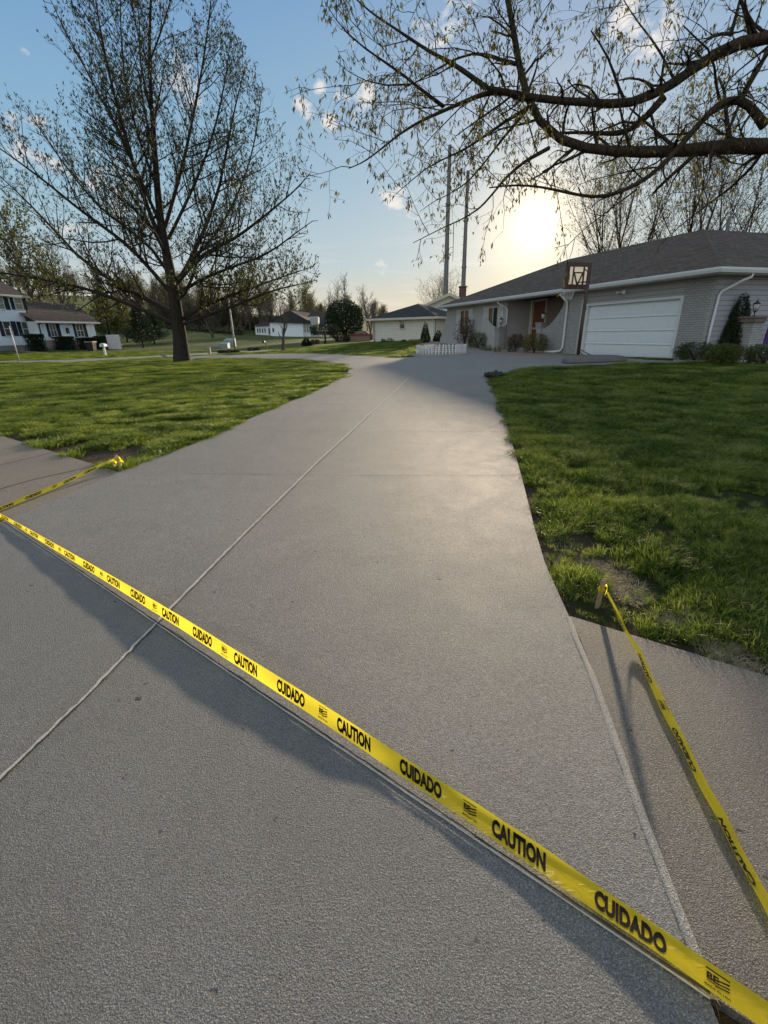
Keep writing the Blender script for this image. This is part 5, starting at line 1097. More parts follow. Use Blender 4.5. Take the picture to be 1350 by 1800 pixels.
# ---------------------------------------------------------------- shrubs and small plants
def shrub_mesh(name, rx, ry, h, n, leaf, seed, shape='dome', loc=None, label=None, cat='shrub', m='boxwood', group=None, nm='shrub', lw=.5, stems=True, rough=.18, z0=.04):
    R_ = np.random.default_rng(seed); root = empty(nm, loc if loc is not None else (0, 0, 0), label, cat, group); o = np.array(root.location); P = []; D = []
    a = R_.random(n) * 6.283; u = R_.random(n)
    if shape == 'cone': z = h * (1 - np.sqrt(1 - u)) ; rr = (1 - z / h) ** .75 * np.minimum(1, .45 + z / h * 4) * (.72 + .32 * R_.random(n))
    elif shape == 'box': z = h * R_.random(n); rr = (.3 + .72 * R_.random(n) ** .35) * (1 / np.maximum(abs(np.cos(a)), abs(np.sin(a)))) * .9; t = R_.random(n) < .35; z[t] = h * (.93 + .07 * R_.random(t.sum())); rr[t] *= R_.random(t.sum()) ** .5
    else: th = np.arccos(1 - u * 1.85); z = h * (.5 + .5 * np.cos(th)); rr = np.sin(th) ** .75; k = R_.random(n) ** .22; rr *= k; z = h * .4 + (z - h * .4) * k
    lump = 1 + rough * (np.sin(a * 3 + seed) * np.sin(z / h * 7 + seed * 2) + .7 * np.sin(a * 7 + z / h * 11)); x = rx * rr * np.cos(a) * lump; y = ry * rr * np.sin(a) * lump
    P = np.stack([x, y, np.maximum(z, z0)], 1) + o; D = np.stack([np.cos(a), np.sin(a), .5 + 0 * a], 1) + R_.normal(size=(n, 3)) * .6
    if stems:
        w = Wood()
        for i in range(10):
            q = 6.28 * i / 10 + R_.random(); e = np.array([rx * .55 * math.cos(q), ry * .55 * math.sin(q), h * .72]); w.add(np.array([(0, 0, -.05), e * (.25, .25, .4), e * (.6, .6, .7), e]) + o, np.array([.02, .014, .01, .005]) * max(1, h))
        link_mesh('stems', w.mesh('stems', tuple(o), lambda r: 4), M['bark2'], root)
    link_mesh('foliage', leaf_mesh('foliage', P, D, leaf * (.6 + .8 * R_.random(n)), leaf * lw * (.7 + .6 * R_.random(n)), tuple(o), R_), M[m], root); return root
def shrub_px(x0, x1, ytop, ybase, n, leaf, seed, label, shape='dome', m='boxwood', nm='shrub', cat='shrub', dy=0.0, **k):
    g = G((x0 + x1) / 2, ybase); Yv = g[1] + dy; yo = .5 if dy == 0 else 0.0; a = aty(x0, ybase, Yv); b_ = aty(x1, ybase, Yv); rx = (b_[0] - a[0]) / 2; cx = (a[0] + b_[0]) / 2; z0 = T(cx, Yv + rx * yo); h = aty((x0 + x1) / 2, ytop, Yv)[2] - z0
    return shrub_mesh(nm, rx, rx, h, n, leaf, seed, shape, (cx * (1 + rx * yo / Yv), Yv + rx * yo, z0 - .02), label, cat, m, nm=nm, **k)
shrub_px(801, 832, 556, 607, 1500, .08, 1, 'sparse red-leaved shrub in front of the left shuttered window', m='shrub_red', rough=.3, dy=-1.0)
shrub_px(823, 857, 583, 610, 2600, .06, 2, 'round green shrub left of the curved low wall', m='boxwood', dy=-1.3)
shrub_px(892, 920, 586, 612, 1800, .06, 3, 'brownish bush touching the golden one in the gravel bed before the porch', m='shrub_red', dy=-1.6)
shrub_px(918, 960, 585, 617, 3200, .06, 4, 'golden green bush in the gravel bed before the porch', m='shrub_gold', dy=-1.9)
shrub_px(1190, 1250, 600, 633, 4200, .05, 5, 'low bush between garage door and slender conifer', m='boxwood', shape='dome', dy=-.45)
shrub_px(1244, 1296, 603, 637, 4200, .05, 6, 'dark low bush at the foot of the slender conifer', m='boxwood', dy=-.75)
shrub_px(1312, 1372, 603, 637, 4200, .05, 7, 'dense green bush cut by the right picture edge in front of the brick pillar', m='boxwood', dy=-.6)
shrub_px(1254, 1308, 512, 634, 6500, .10, 8, 'slender upright conifer growing against the blue grey siding', shape='cone', m='needle', nm='conifer', cat='tree', lw=.35, rough=.12)
shrub_px(738, 757, 565, 603, 2400, .09, 9, 'tall pointed arborvitae at the right corner of the cream garage', shape='cone', m='needle', nm='arborvitae', cat='tree', rough=.06)
shrub_px(760, 781, 580, 601, 1800, .09, 10, 'shorter cone shaped evergreen right of the pointed arborvitae', shape='cone', m='needle', nm='arborvitae', cat='tree', rough=.08)
for i, (x0, x1, yt, yb, lb) in enumerate([(670, 678, 595, 602, 'leftmost tiny dark clump along the cream garage wall'), (680, 692, 594, 602, 'second tiny dark clump along the cream garage wall, under the window'), (706, 714, 597, 602, 'third tiny dark clump along the cream garage wall')]): shrub_px(x0, x1, yt, yb, 250, .08, 40 + i, lb, m='shrub_dark', nm='small_shrub', stems=False)
shrub_px(716, 742, 596, 605, 700, .08, 44, 'low pale flowering clump left of the pointed arborvitae', m='shrub_gold', nm='small_shrub')
for i, (x0, x1, yt, yb) in enumerate([(853, 863, 607, 618), (868, 880, 608, 620), (893, 906, 612, 620)]): shrub_px(x0, x1, yt, yb, 160, .09, 50 + i, ('spiky green plant at the left tip of the gravel bed', 'second small spiky plant in the gravel bed', 'third small plant in front of the golden bush')[i], m='boxwood', nm='garden_plant', stems=False, lw=.25)

# ---------------------------------------------------------------- round island with picket fence
g = G(776, 627); cx, cy = g[0], g[1] + 1.28; z0 = T(cx, cy)
a1 = aty(732, 610, cy); a2 = aty(819, 610, cy); R0 = (a2[0] - a1[0]) / 2; cx = (a1[0] + a2[0]) / 2
b = MB(); b.lathe((cx, cy, z0 - .15), [(R0 + .34, 0), (R0 + .32, .19), (R0 + .18, .23), (R0 * .5, .26), (.1, .27)], 40); o = b.build('planter_mound', M['drive'], None, True); tag(o, 'round low concrete mound the little picket ring stands on', 'mound')
root = empty('picket_fence', (cx, cy, z0 + .08), 'ring of short weathered white pickets on the round mound in the driveway', 'fence'); b = MB(); r_ = random.Random(4); n = 46; zt_ = aty(776, 606.5, cy - R0)[2]
for i in range(n):
    a = 2 * math.pi * i / n; lean = r_.uniform(-.05, .05); hh = zt_ - z0 - .07 + r_.uniform(-.035, .02); ux, uy = -math.sin(a), math.cos(a); ox, oy = math.cos(a), math.sin(a); w_ = .030; th = .012; V = []
    for (k, ww) in ((0, 1), (hh - .05, 1), (hh, .12)):
        for (sx, sy) in ((-1, -1), (1, -1), (1, 1), (-1, 1)): off = lean * k / hh; V.append((cx + ox * (R0 + th * sy + .02 * lean * 10 * k) + ux * (w_ * sx * ww + off), cy + oy * (R0 + th * sy + .02 * lean * 10 * k) + uy * (w_ * sx * ww + off), z0 + .07 + k))
    b.add(V, [(k * 4 + j, k * 4 + (j + 1) % 4, k * 4 + 4 + (j + 1) % 4, k * 4 + 4 + j) for k in range(2) for j in range(4)] + [(8, 9, 10, 11)])
b.build('pickets', M['fencewhite'], root); b = MB()
for zz_ in (.14, zt_ - z0 - .17): b.tube([(cx + (R0 - .03) * math.cos(q_), cy + (R0 - .03) * math.sin(q_), z0 + .07 + zz_) for q_ in np.linspace(0, 6.283, 48)], .012, 5, False)
b.build('rail', M['fencewhite'], root)

# ---------------------------------------------------------------- basketball hoop
def hoop():
    g = G(1014, 639); x, y, z = g[0], g[1], g[2] + .03; root = empty('basketball_hoop', (x, y, z), 'portable basketball hoop with dark framed backboard at the edge of the driveway', 'basketball hoop')
    bx, by = .96, .28                                    # the board runs along (bx, by)
    bx, by = Vector((bx, by)).normalized(); nx2, ny2 = -by, bx       # away from the viewer
    ztop = aty(1028, 486, y)[2]; mb = MB(); mb.tube([(x, y, z + .02), (x, y, z + 1.2), (x + .02, y, ztop)], [.065, .065, .055], 8); mb.build('pole', M['brownmetal'], root, True)
    yb = y + .55; tl = aty(993, 463, yb); tr = aty(1043, 460, yb); br = aty(1040, 508, yb); bl = aty(988.5, 509, yb); Wd = tr[0] - tl[0] + .02; Ht = (tl[2] - bl[2] + tr[2] - br[2]) / 2; cx_, cz = (tl[0] + tr[0] + bl[0] + br[0]) / 4, (tl[2] + bl[2] + tr[2] + br[2]) / 4
    tf = lambda u, d, v: (cx_ + bx * u + nx2 * d, yb + by * u + ny2 * d, cz + v); hw, hh = Wd / 2, Ht / 2; t = .13
    f = MB(tf); f.box((-hw, -.025, -hh), (-hw + t, .025, hh)); f.box((hw - t, -.025, -hh), (hw, .025, hh)); f.box((-hw + t, -.025, hh - t), (hw - t, .025, hh)); f.box((-hw + t, -.025, -hh), (hw - t, .025, -hh + t * 1.2))
    f.box((-hw * .42 - .02, -.024, -hh + t), (-hw * .42 + .02, .012, hh - t)); f.box((hw * .42 - .02, -.024, -hh + t), (hw * .42 + .02, .012, hh - t)); f.box((-hw * .42, -.0235, hh * .25 - .02), (hw * .42, .011, hh * .25 + .02))
    for sgn in (-1, 1): f.prism([(sgn * hw * .40, hh * .22), (sgn * hw * .40 - sgn * .05, hh * .22), (-.025 * sgn, -hh + t), (.025 * sgn, -hh + t)], -.022, .010)
    fr = f.build('backboard', M['brownmetal'], root); f = MB(tf); f.box((-hw + t, .013, -hh + t), (hw - t, .019, hh - t)); f.build('board_panel', M['acrylic'], fr)
    mb = MB()
    for (du, dv, e) in ((hw * .42, hh * .55, .35), (hw * .42, -hh * .5, -.15), (-hw * .1, -hh * .5, -.15)): mb.tube([(x, y, cz + dv * .6 - .1), tf(du, -.03, dv)], .018, 6)
    mb.tube([tf(hw * .42, -.03, hh * .6), tf(hw * .42, -.03, -hh * .9)], .022, 6); mb.tube([(x, y - .05, ztop - .75), (x + .02, y - .14, ztop - 1.05)], .016, 6); mb.build('arm', M['brownmetal'], root)
    mb = MB(); c = tf(-.05, .36, -hh + .06); mb.tube([(c[0] + .23 * math.cos(q), c[1] + .23 * math.sin(q), c[2]) for q in np.linspace(0, 6.283, 25)], .010, 6, False); mb.tube([tf(-.05, .02, -hh + .06), tf(-.05, .13, -hh + .06)], .02, 6); rim = mb.build('rim', M['orange_door'], root, True); mb = MB()
    for k in range(12):
        for sgn in (-1, 1): a0 = k * 6.283 / 12; mb.tube([(c[0] + (.23 - .10 * q_) * math.cos(a0 + sgn * q_ * .8), c[1] + (.23 - .10 * q_) * math.sin(a0 + sgn * q_ * .8), c[2] - .38 * q_) for q_ in (0, .33, .66, 1)], .004, 4)
    mb.build('net', M['white'], rim)
    mb = MB(); bl_ = [aty(985, 642, y - .25), aty(1030, 645, y - .25)]; V = []; n = 20; cxb, cyb = x + .62, y - .02
    for (k, s) in ((0, 1), (.06, 1.0), (.10, .88), (.12, .6)):
        for i in range(n): a = i * 2 * math.pi / n; ex = abs(math.cos(a)) ** .6 * (1 if math.cos(a) > 0 else -1); ey = abs(math.sin(a)) ** .6 * (1 if math.sin(a) > 0 else -1); V.append((cxb + 1.15 * s * ex, cyb + .38 * s * ey * (1 - .15 * ex), T(cxb + ex, cyb) + .05 + k * (1.9 - .3 * ex)))
    mb.add(V, [(j * n + i, j * n + (i + 1) % n, (j + 1) * n + (i + 1) % n, (j + 1) * n + i) for j in range(3) for i in range(n)] + [tuple(range(3 * n, 4 * n))]); mb.build('base', M['basegrey'], root, True)
    mb = MB(); p = (x, y, z + .48); mb.tube([p, (x + .78, y + .05, z + .10)], .014, 6); mb.tube([p, (x + .17, y - .26, z + .08)], .014, 6); mb.tube([p, (x + .17, y + .30, z + .10)], .014, 6); mb.build('strut', M['black'], root)
hoop()
# crumpled black cloth at the lawn corner
g = G(870, 665); R_ = np.random.default_rng(8); bm = bmesh.new(); bmesh.ops.create_icosphere(bm, subdivisions=4, radius=1); sx = aty(887, 662, g[1])[0] - aty(852, 662, g[1])[0]
for v in bm.verts:
    x, y, z = v.co; n_ = .22 * math.sin(x * 5 + y * 3) + .18 * math.sin(y * 9 + z * 6 + 1) + .12 * math.sin(x * 15 - y * 11) + .06 * math.sin(x * 27 + y * 31)
    v.co = Vector((x * sx / 2 * (1 + .12 * n_), y * .22 * (1 + .3 * n_), max(-.02, (z * .5 + .35) * .15 * (1 + 1.2 * n_))))
me = bpy.data.meshes.new('tarp'); bm.to_mesh(me); bm.free(); o = link_mesh('tarp', me, M['black'], None, True); o.location = (g[0], g[1] + .15, T(g[0], g[1] + .15) + .03); tag(o, 'crumpled black tarp lying on the lawn corner beside the driveway', 'tarp')

# ---------------------------------------------------------------- houses built facing the viewer's street
def XZ(px, py, Yv): p = aty(px, py, Yv); return p[0], p[2]
def rect(mb, px0, py0, px1, py1, Yv, d0, d1):
    (x0, z0), (x1, z1) = XZ(px0, py1, Yv), XZ(px1, py0, Yv); mb.box((min(x0, x1), Yv + d0, min(z0, z1)), (max(x0, x1), Yv + d1, max(z0, z1)))
ident = lambda x, y, z: (x, y, z)
def white_house():
    P0 = aty(50, 560, 52.0)[:2]; u = np.array([math.sin(math.radians(14)), math.cos(math.radians(14))]); v = np.array([-u[1], u[0]]); tf = lambda s, d, z: (P0[0] + u[0] * s + v[0] * d, P0[1] + u[1] * s + v[1] * d, z)
    def SZ(px, py, d=0.0):
        rr = ray(px, py); q = np.array([*tf(0, d, 0)]); n3 = np.array([v[0], v[1], 0]); t = ((q - CAM) @ n3) / (rr @ n3); p = CAM + rr * t; return float((p[:2] - P0) @ u), float(p[2])
    DW = -1.3; zE = SZ(30, 520)[1]; zW = SZ(110, 565.5, DW)[1]; w0 = SZ(66, 575, DW)[0]; w1 = SZ(166, 575, DW)[0]; zb = SZ(120, 600, DW)[1]; zg = zb - 1.2
    root = empty('colonial_house', (P0[0], P0[1], zg), 'two storey white sided house with navy shutters and low wing across the street', 'house')
    b = MB(tf); b.box((-16, 0, zb - .25), (0, 8.5, zE)); b.box((w0, DW, zb + .15), (w1, 6.5, zW)); b.build('wall', M['siding_white'], root)
    b = MB(tf); b.box((w0 + .02, DW + .03, zg), (w1 - .02, 6.4, zb + .149)); b.box((-16, .03, zg), (-.03, 8, zb - .251)); b.build('foundation', M['plasticgrey'], root)
    b = MB(tf); zr = zE + 2.3; b.add([(-16.4, -.45, zE), (.35, -.45, zE), (.35, 4.2, zr), (-16.4, 4.2, zr), (.35, 8.9, zE), (-16.4, 8.9, zE)], [(0, 1, 2, 3), (3, 2, 4, 5)]); b.add([(.0, 0, zE), (.0, 8.5, zE), (.0, 4.2, zr - .15)], [(0, 1, 2)])
    dm = (DW + 6.5) / 2; zw2 = SZ(112, 533.5, dm)[1]; xr1 = SZ(132, 537, dm)[0]
    b.add([(w0 - .5, DW - .45, zW), (w1 + .45, DW - .45, zW), (xr1, dm, zw2), (w0 - .5, dm, zw2), (w1 + .45, 6.9, zW), (w0 - .5, 6.9, zW)], [(0, 1, 2, 3), (1, 4, 2), (3, 2, 4, 5)]); b.add([(w0, DW, zW), (w0, 6.5, zW), (w0, dm, zw2 - .12)], [(0, 1, 2)]); b.build('roof', M['roofb'], root)
    b = MB(tf); b.box((-16.4, -.56, zE - .14), (.38, -.44, zE + .02)); b.box((w0 - .5, DW - .56, zW - .16), (w1 + .45, DW - .44, zW + .02)); b.build('gutter', M['white'], root)
    b = MB(tf); b.tube([(-.1, -.5, zE - .05), (-.05, -.12, zE - .4), (-.05, -.1, zW + .6)], .06, 6); b.tube([(w0 + .2, DW - .5, zW - .05), (w0 + .14, DW - .08, zW - .35), (w0 + .14, DW - .08, zb + .1)], .06, 6); b.build('downspout', M['navy'], root)
    def group(xs, y0, y1, d, gl, mt=0):      # shutter, window, shutter given by picture columns at mid height
        ym = (y0 + y1) / 2; s_ = [SZ(q, ym, d)[0] for q in xs]; zt = SZ((xs[1] + xs[2]) / 2, y0, d)[1]; zo = SZ((xs[1] + xs[2]) / 2, y1, d)[1]; t_ = lambda a, c, z: tf(a, c, z)
        shutter(s_[0], s_[1] - .04, zo, zt, 'navy', root, tf, d); win(s_[1], s_[2], zo, zt, root, tf, d, 'white', gl, 1, mt); shutter(s_[2] + .04, s_[3], zo, zt, 'navy', root, tf, d)
    group((82.5, 87.5, 99.0, 106), 568.5, 592, DW, 'glass', 1); group((129.5, 134, 146.5, 152.5), 569, 592.5, DW, 'glass', 1)
    group((-10, -5, 6.5, 15.5), 521.5, 544, 0, 'glass_green'); group((18.5, 25, 39, 46.5), 523, 544.5, 0, 'glass_green')
    group((-1, 6.5, 20.5, 30), 564.5, 591, 0, 'glass'); group((31.5, 39, 50.5, 58), 565.5, 591, 0, 'glass')
    x, z = SZ(118, 582, DW); b = MB(tf); b.box((x - .14, DW - .16, z - .25), (x + .14, DW - .003, z + .22)); b.add([(x - .18, DW - .2, z + .22), (x + .18, DW - .2, z + .22), (x + .18, DW - .001, z + .22), (x - .18, DW - .001, z + .22), (x, DW - .08, z + .4)], [(0, 1, 4), (1, 2, 4), (2, 3, 4), (3, 0, 4), (0, 3, 2, 1)]); b.build('wall_lamp', M['black'], root)
    for i, (x0, x1, yt, lb) in enumerate([(46, 72, 589, 'clipped dark hedge where the main block meets the low wing'), (98, 124, 593, 'clipped dark hedge under the left wing window'), (138, 167, 595, 'clipped dark hedge under the right wing window'), (169, 187, 592, 'dark hedge right of the white house corner')]):
        d = DW - .8; sa, sb = SZ(x0, 598, d)[0], SZ(x1, 598, d)[0]; c = tf((sa + sb) / 2, d, 0); z0 = T(c[0], c[1]); zt = SZ((x0 + x1) / 2, yt, d)[1]; h = max(zt - z0, .8); R_ = np.random.default_rng(60 + i); n = 3600
        q = R_.random((n, 3)); side = R_.random(n) < .5; q[side, 1] = q[side, 1] ** 4; top_ = R_.random(n) < .3; q[top_, 2] = 1 - .06 * R_.random(top_.sum()); P = np.array([tf(sa + (sb - sa) * a, d - .5 + 1.0 * e, z0 + h * g_) for a, e, g_ in q]); D = R_.normal(size=(n, 3)) + np.array([0, 0, .4])
        rt = empty('hedge', (c[0], c[1], z0), lb, 'hedge'); link_mesh('foliage', leaf_mesh('foliage', P, D, .16 * (.6 + .7 * R_.random(n)), .09 * np.ones(n), (c[0], c[1], z0), R_), M['shrub_dark'], rt)
white_house()
# white fence behind the hedge, mailbox, bin, marker pole, sign
def picketrow(name, px0, px1, ytop, Yv, m, label, w=.14, gap=.02, cat='fence', back=.0):
    xa, xb = aty(px0, 592, Yv)[0], aty(px1, 592, Yv + back)[0]; zt = aty((px0 + px1) / 2, ytop, Yv)[2]; root = empty(name, (xa, Yv, T(xa, Yv)), label, cat); b = MB(); x = xa; n = int((xb - xa) / (w + gap))
    for i in range(n): x = xa + i * (w + gap); yy = Yv + back * i / n; z0 = T(x, yy); b.prism([(x, z0 - .1), (x + w, z0 - .1), (x + w, zt - .05), (x + w / 2, zt), (x, zt - .05)], yy, yy + .03)
    b.build('pickets', M[m], root); b = MB()
    for k in (.25, .75): b.add([(xa, Yv + .032, T(xa, Yv) + k * (zt - T(xa, Yv))), (xb, Yv + back + .032, T(xb, Yv + back) + k * (zt - T(xb, Yv + back))), (xb, Yv + back + .032, T(xb, Yv + back) + k * (zt - T(xb, Yv + back)) + .1), (xa, Yv + .032, T(xa, Yv) + k * (zt - T(xa, Yv)) + .1)], [(0, 1, 2, 3)])
    b.build('rail', M[m], root); return root
picketrow('privacy_fence', 186, 212, 588, 58, 'fencewhite', 'white board fence right of the white house')
picketrow('wooden_fence', 615, 652, 590.5, 74, 'fencewood', 'low brown wooden picket fence left of the cream garage', .25, .03)
def mailbox(px, ybase, ytop, label, white):
    g = G(px, ybase); x, y, z = g; H_ = aty(px, ytop, y)[2] - z; root = empty('mailbox', (x, y, z), label, 'mailbox'); b = MB(); w_ = .055 if not white else .07
    b.box((x - w_, y - w_, z - .1), (x + w_, y + w_, z + H_ * .72 if white else z + H_)); b.build('post', M['white' if white else 'oldwood'], root)
    b = MB(); r0 = .13 if not white else .19; L_ = .5; V = []; n = 10; ax = -1
    for yy in (y - L_ / 2, y + L_ / 2):
        V += [(x + (-.22 if not white else 0) - r0, yy, z + H_ * .72), (x + (-.22 if not white else 0) + r0, yy, z + H_ * .72)] + [(x + (-.22 if not white else 0) + r0 * math.cos(a), yy, z + H_ - r0 * 1.05 + r0 * math.sin(a)) for a in np.linspace(0, math.pi, n)]
    m_ = n + 2; b.add(V, [(i, (i + 1) % m_, m_ + (i + 1) % m_, m_ + i) for i in range(m_)] + [tuple(range(m_)), tuple(range(2 * m_ - 1, m_ - 1, -1))]); b.build('box', M['white' if white else 'black'], root)
    b = MB(); b.box((x + .0, y - L_ / 2 - .012, z + H_ * .78), (x + r0 * .7, y - L_ / 2 - .002, z + H_ - r0 * .6)); b.build('door', M['plasticgrey'], root)
mailbox(186, 626, 603, 'rounded white mailbox on a white post beside the street', True)
mailbox(468.5, 614.5, 598.5, 'dark mailbox on a thick brown wooden post beyond the lawn', False)
g = G(163, 617); b = MB(); h_ = aty(163, 600, g[1])[2] - g[2]; x, y, z = g; b.add([(x - .36, y - .3, z), (x + .26, y - .3, z), (x + .26, y + .3, z), (x - .36, y + .3, z), (x - .45, y - .36, z + h_ * .9), (x + .38, y - .36, z + h_ * .9), (x + .38, y + .36, z + h_ * .9), (x - .45, y + .36, z + h_ * .9)], [(0, 1, 5, 4), (1, 2, 6, 5), (2, 3, 7, 6), (3, 0, 4, 7), (0, 3, 2, 1)])
root = empty('trash_bin', g, 'dark wheeled rubbish bin standing on the lawn in front of the white house', 'bin'); b.build('body', M['plasticgrey' if False else 'black'], root); b = MB(); b.box((x - .49, y - .4, z + h_ * .9 + .002), (x + .42, y + .4, z + h_)); b.build('lid', M['plasticgrey'], root)
g = G(36, 640); b = MB(); zt = aty(16, 573, g[1])[2]; b.tube([(g[0], g[1], g[2] - .1), (g[0], g[1], zt)], .028, 6); o = b.build('marker_pole', M['white'], None, True); tag(o, 'thin white marker pole standing at the street edge far left', 'pole'); 
g = G(290, 636); x, y, z = g; root = empty('yard_sign', g, 'small tilted grey yard sign just left of the big tree trunk', 'sign'); zt = aty(285, 621, y)[2] - z
b = MB(); b.add([(x - .30, y, z + zt * .85), (x + .12, y + .05, z + zt * .30), (x + .20, y + .05, z + zt * .58), (x - .20, y, z + zt * 1.1), (x - .30, y + .01, z + zt * .85), (x + .12, y + .06, z + zt * .30), (x + .20, y + .06, z + zt * .58), (x - .20, y + .01, z + zt * 1.1)], [(0, 1, 2, 3), (7, 6, 5, 4), (0, 1, 5, 4), (1, 2, 6, 5), (2, 3, 7, 6), (3, 0, 4, 7)]); b.build('panel', M['plasticgrey'], root); b = MB(); b.tube([(x + .05, y + .03, z + zt * .5), (x + .16, y + .03, z - .05)], .01, 5); b.build('stem', M['steel'], root)
slab('footpath', [tuple(aty(px, py, yy)[:2]) for px, py, yy in ((-20, 603, 55), (10, 606, 53), (60, 612, 49), (115, 619, 45.5), (165, 624, 43), (160, 626, 41.5), (105, 621, 44), (50, 614.5, 47.5), (0, 608.5, 51.5), (-30, 606, 53.5))], .03, M['walk'], 1.0)

# ---------------------------------------------------------------- street furniture and greenery beyond the lawn
g = G(413, 612.5); x, y, z = g; zt = aty(396, 512, y)[2]; root = empty('street_lamp', g, 'slim grey street light pole beside the green utility boxes', 'street light'); b = MB(); b.tube([(x, y, z - .1), (x, y, z + 1), (x, y, zt)], [.13, .11, .07], 10); b.build('pole', M['plasticgrey'], root, True); b = MB(); b.lathe((x, y, zt), [(.06, 0), (.16, .08), (.22, .35), (.25, .38), (.06, .5)], 12); b.build('lamp_head', M['steel'], root, True)
def ubox(px0, px1, yt, yb, d, label, m='utility'):
    g = G((px0 + px1) / 2, yb); a = aty(px0, yb, g[1])[0]; c = aty(px1, yb, g[1])[0]; z = g[2]; zt = aty(px0, yt, g[1])[2]; root = empty('utility_box', ((a + c) / 2, g[1], z), label, 'utility box'); b = MB(); b.add([(a, g[1], z - .05), (c, g[1], z - .05), (c, g[1] + d, z - .05), (a, g[1] + d, z - .05), (a, g[1], zt - .22 * (zt - z)), (c, g[1], zt - .22 * (zt - z)), (c, g[1] + d, zt), (a, g[1] + d, zt)], [(0, 1, 5, 4), (1, 2, 6, 5), (2, 3, 7, 6), (3, 0, 4, 7), (4, 5, 6, 7), (0, 3, 2, 1)]); b.build('cabinet', M[m], root, bevel=.03)
    b = MB(); b.box((a + .06, g[1] - .02, z + .08), ((a + c) / 2 - .02, g[1] - .003, z + (zt - z) * .6)); b.box(((a + c) / 2 + .02, g[1] - .02, z + .08), (c - .06, g[1] - .003, z + (zt - z) * .6)); b.build('door', M[m], root)
ubox(373, 387, 606, 612.5, .8, 'low dark utility box, leftmost by the light pole', 'shrub_dark' if False else 'plasticgrey'); ubox(387, 400.5, 602, 612.5, 1.0, 'pale green utility box with sloped top in the middle of the group'); ubox(394, 411, 594.5, 610.5, 1.2, 'tallest green utility cabinet right beside the light pole')
g = G(368.5, 622.5); b = MB(); b.box((g[0] - .12, g[1] - .1, g[2] - .05), (g[0] + .12, g[1] + .1, aty(367, 611, g[1])[2])); o = b.build('short_post', M['plasticgrey'], None, bevel=.03); tag(o, 'short pale grey post at the street edge right of the big trunk', 'post')
for i, (a_, c_, yt, yb, m_, sh_, lb, n_) in enumerate([(437, 456, 611.5, 617, 'boxwood', 'dome', 'small round green clump left of the dark mailbox', 500), (384, 420, 616, 621, 'shrub_dark', 'dome', 'low dark ground plants at the street edge below the utility boxes', 700),
        (529, 549, 594, 608, 'shrub_dark', 'cone', 'dark cone shaped clipped shrub in front of the stone chimney', 1200), (546, 562, 597, 606, 'shrub_red', 'dome', 'low brownish bush right of the cone shaped shrub', 700), (588, 616, 590, 602, 'shrub_dark', 'dome', 'low rounded dark hedge at the left end of the brown fence', 1500)]): shrub_px(a_, c_, yt, yb, n_, .16, 80 + i, lb, sh_, m_, stems=False, rough=.08)
g = G(606, 600); shrub_mesh('yew', 3.1, 3.1, 6.6, 9000, .30, 91, 'dome', (aty(606, 590, 84)[0], 84, T(aty(606, 590, 84)[0], 84) - .3), 'big dark dome shaped evergreen behind the round hedge', 'tree', 'needle', nm='yew_tree', rough=.1)
gx_ = aty(571, 600, 66)[0]; zz0 = T(gx_, 66); root = shrub_mesh('topiary', 2.0, 1.8, 1.5, 2200, .2, 92, 'dome', (gx_, 66, zz0 + .95), 'umbrella shaped clipped dark tree left of the round hedge', 'tree', 'shrub_dark', nm='umbrella_tree', rough=.08, stems=False); b = MB(); b.tube([(gx_, 66, zz0 - .1), (gx_ + .1, 66, zz0 + .7), (gx_ + .05, 66, zz0 + 1.5)], [.14, .11, .16], 8); b.build('trunk', M['bark'], root, True)

# ---------------------------------------------------------------- far white house and its neighbours
def box_house(name, label, blocks, roofs, Yv, wallm, roofm, wins=(), trimm='white'):
    g0 = blocks[0]; x0 = aty(g0[0], g0[3], Yv)[0]; root = empty(name, (x0, Yv, T(x0, Yv)), label, 'house'); b = MB()
    for (a, t, c, bt, dd, dep) in blocks:
        xa, xb = aty(a, (t + bt) / 2, Yv + dd)[0], aty(c, (t + bt) / 2, Yv + dd)[0]; zt = aty((a + c) / 2, t, Yv + dd)[2]; b.box((xa, Yv + dd, T(xa, Yv) - 1.0), (xb, Yv + dd + dep, zt))
    b.build('wall', M[wallm], root); b = MB()
    for pl in roofs:
        V = [tuple(aty(px, py, Yv + dd)) for px, py, dd in pl]; b.add(V, [tuple(range(len(V)))])
    b.build('roof', M[roofm], root)
    for (a, t, c, bt, dd, m) in wins:
        xa, xb = aty(a, t, Yv + dd)[0], aty(c, t, Yv + dd)[0]; zt, zb = aty(a, t, Yv + dd)[2], aty(a, bt, Yv + dd)[2]; win(xa, xb, zb, zt, root, ident, Yv + dd, trimm, m, 0, 0)
    return root
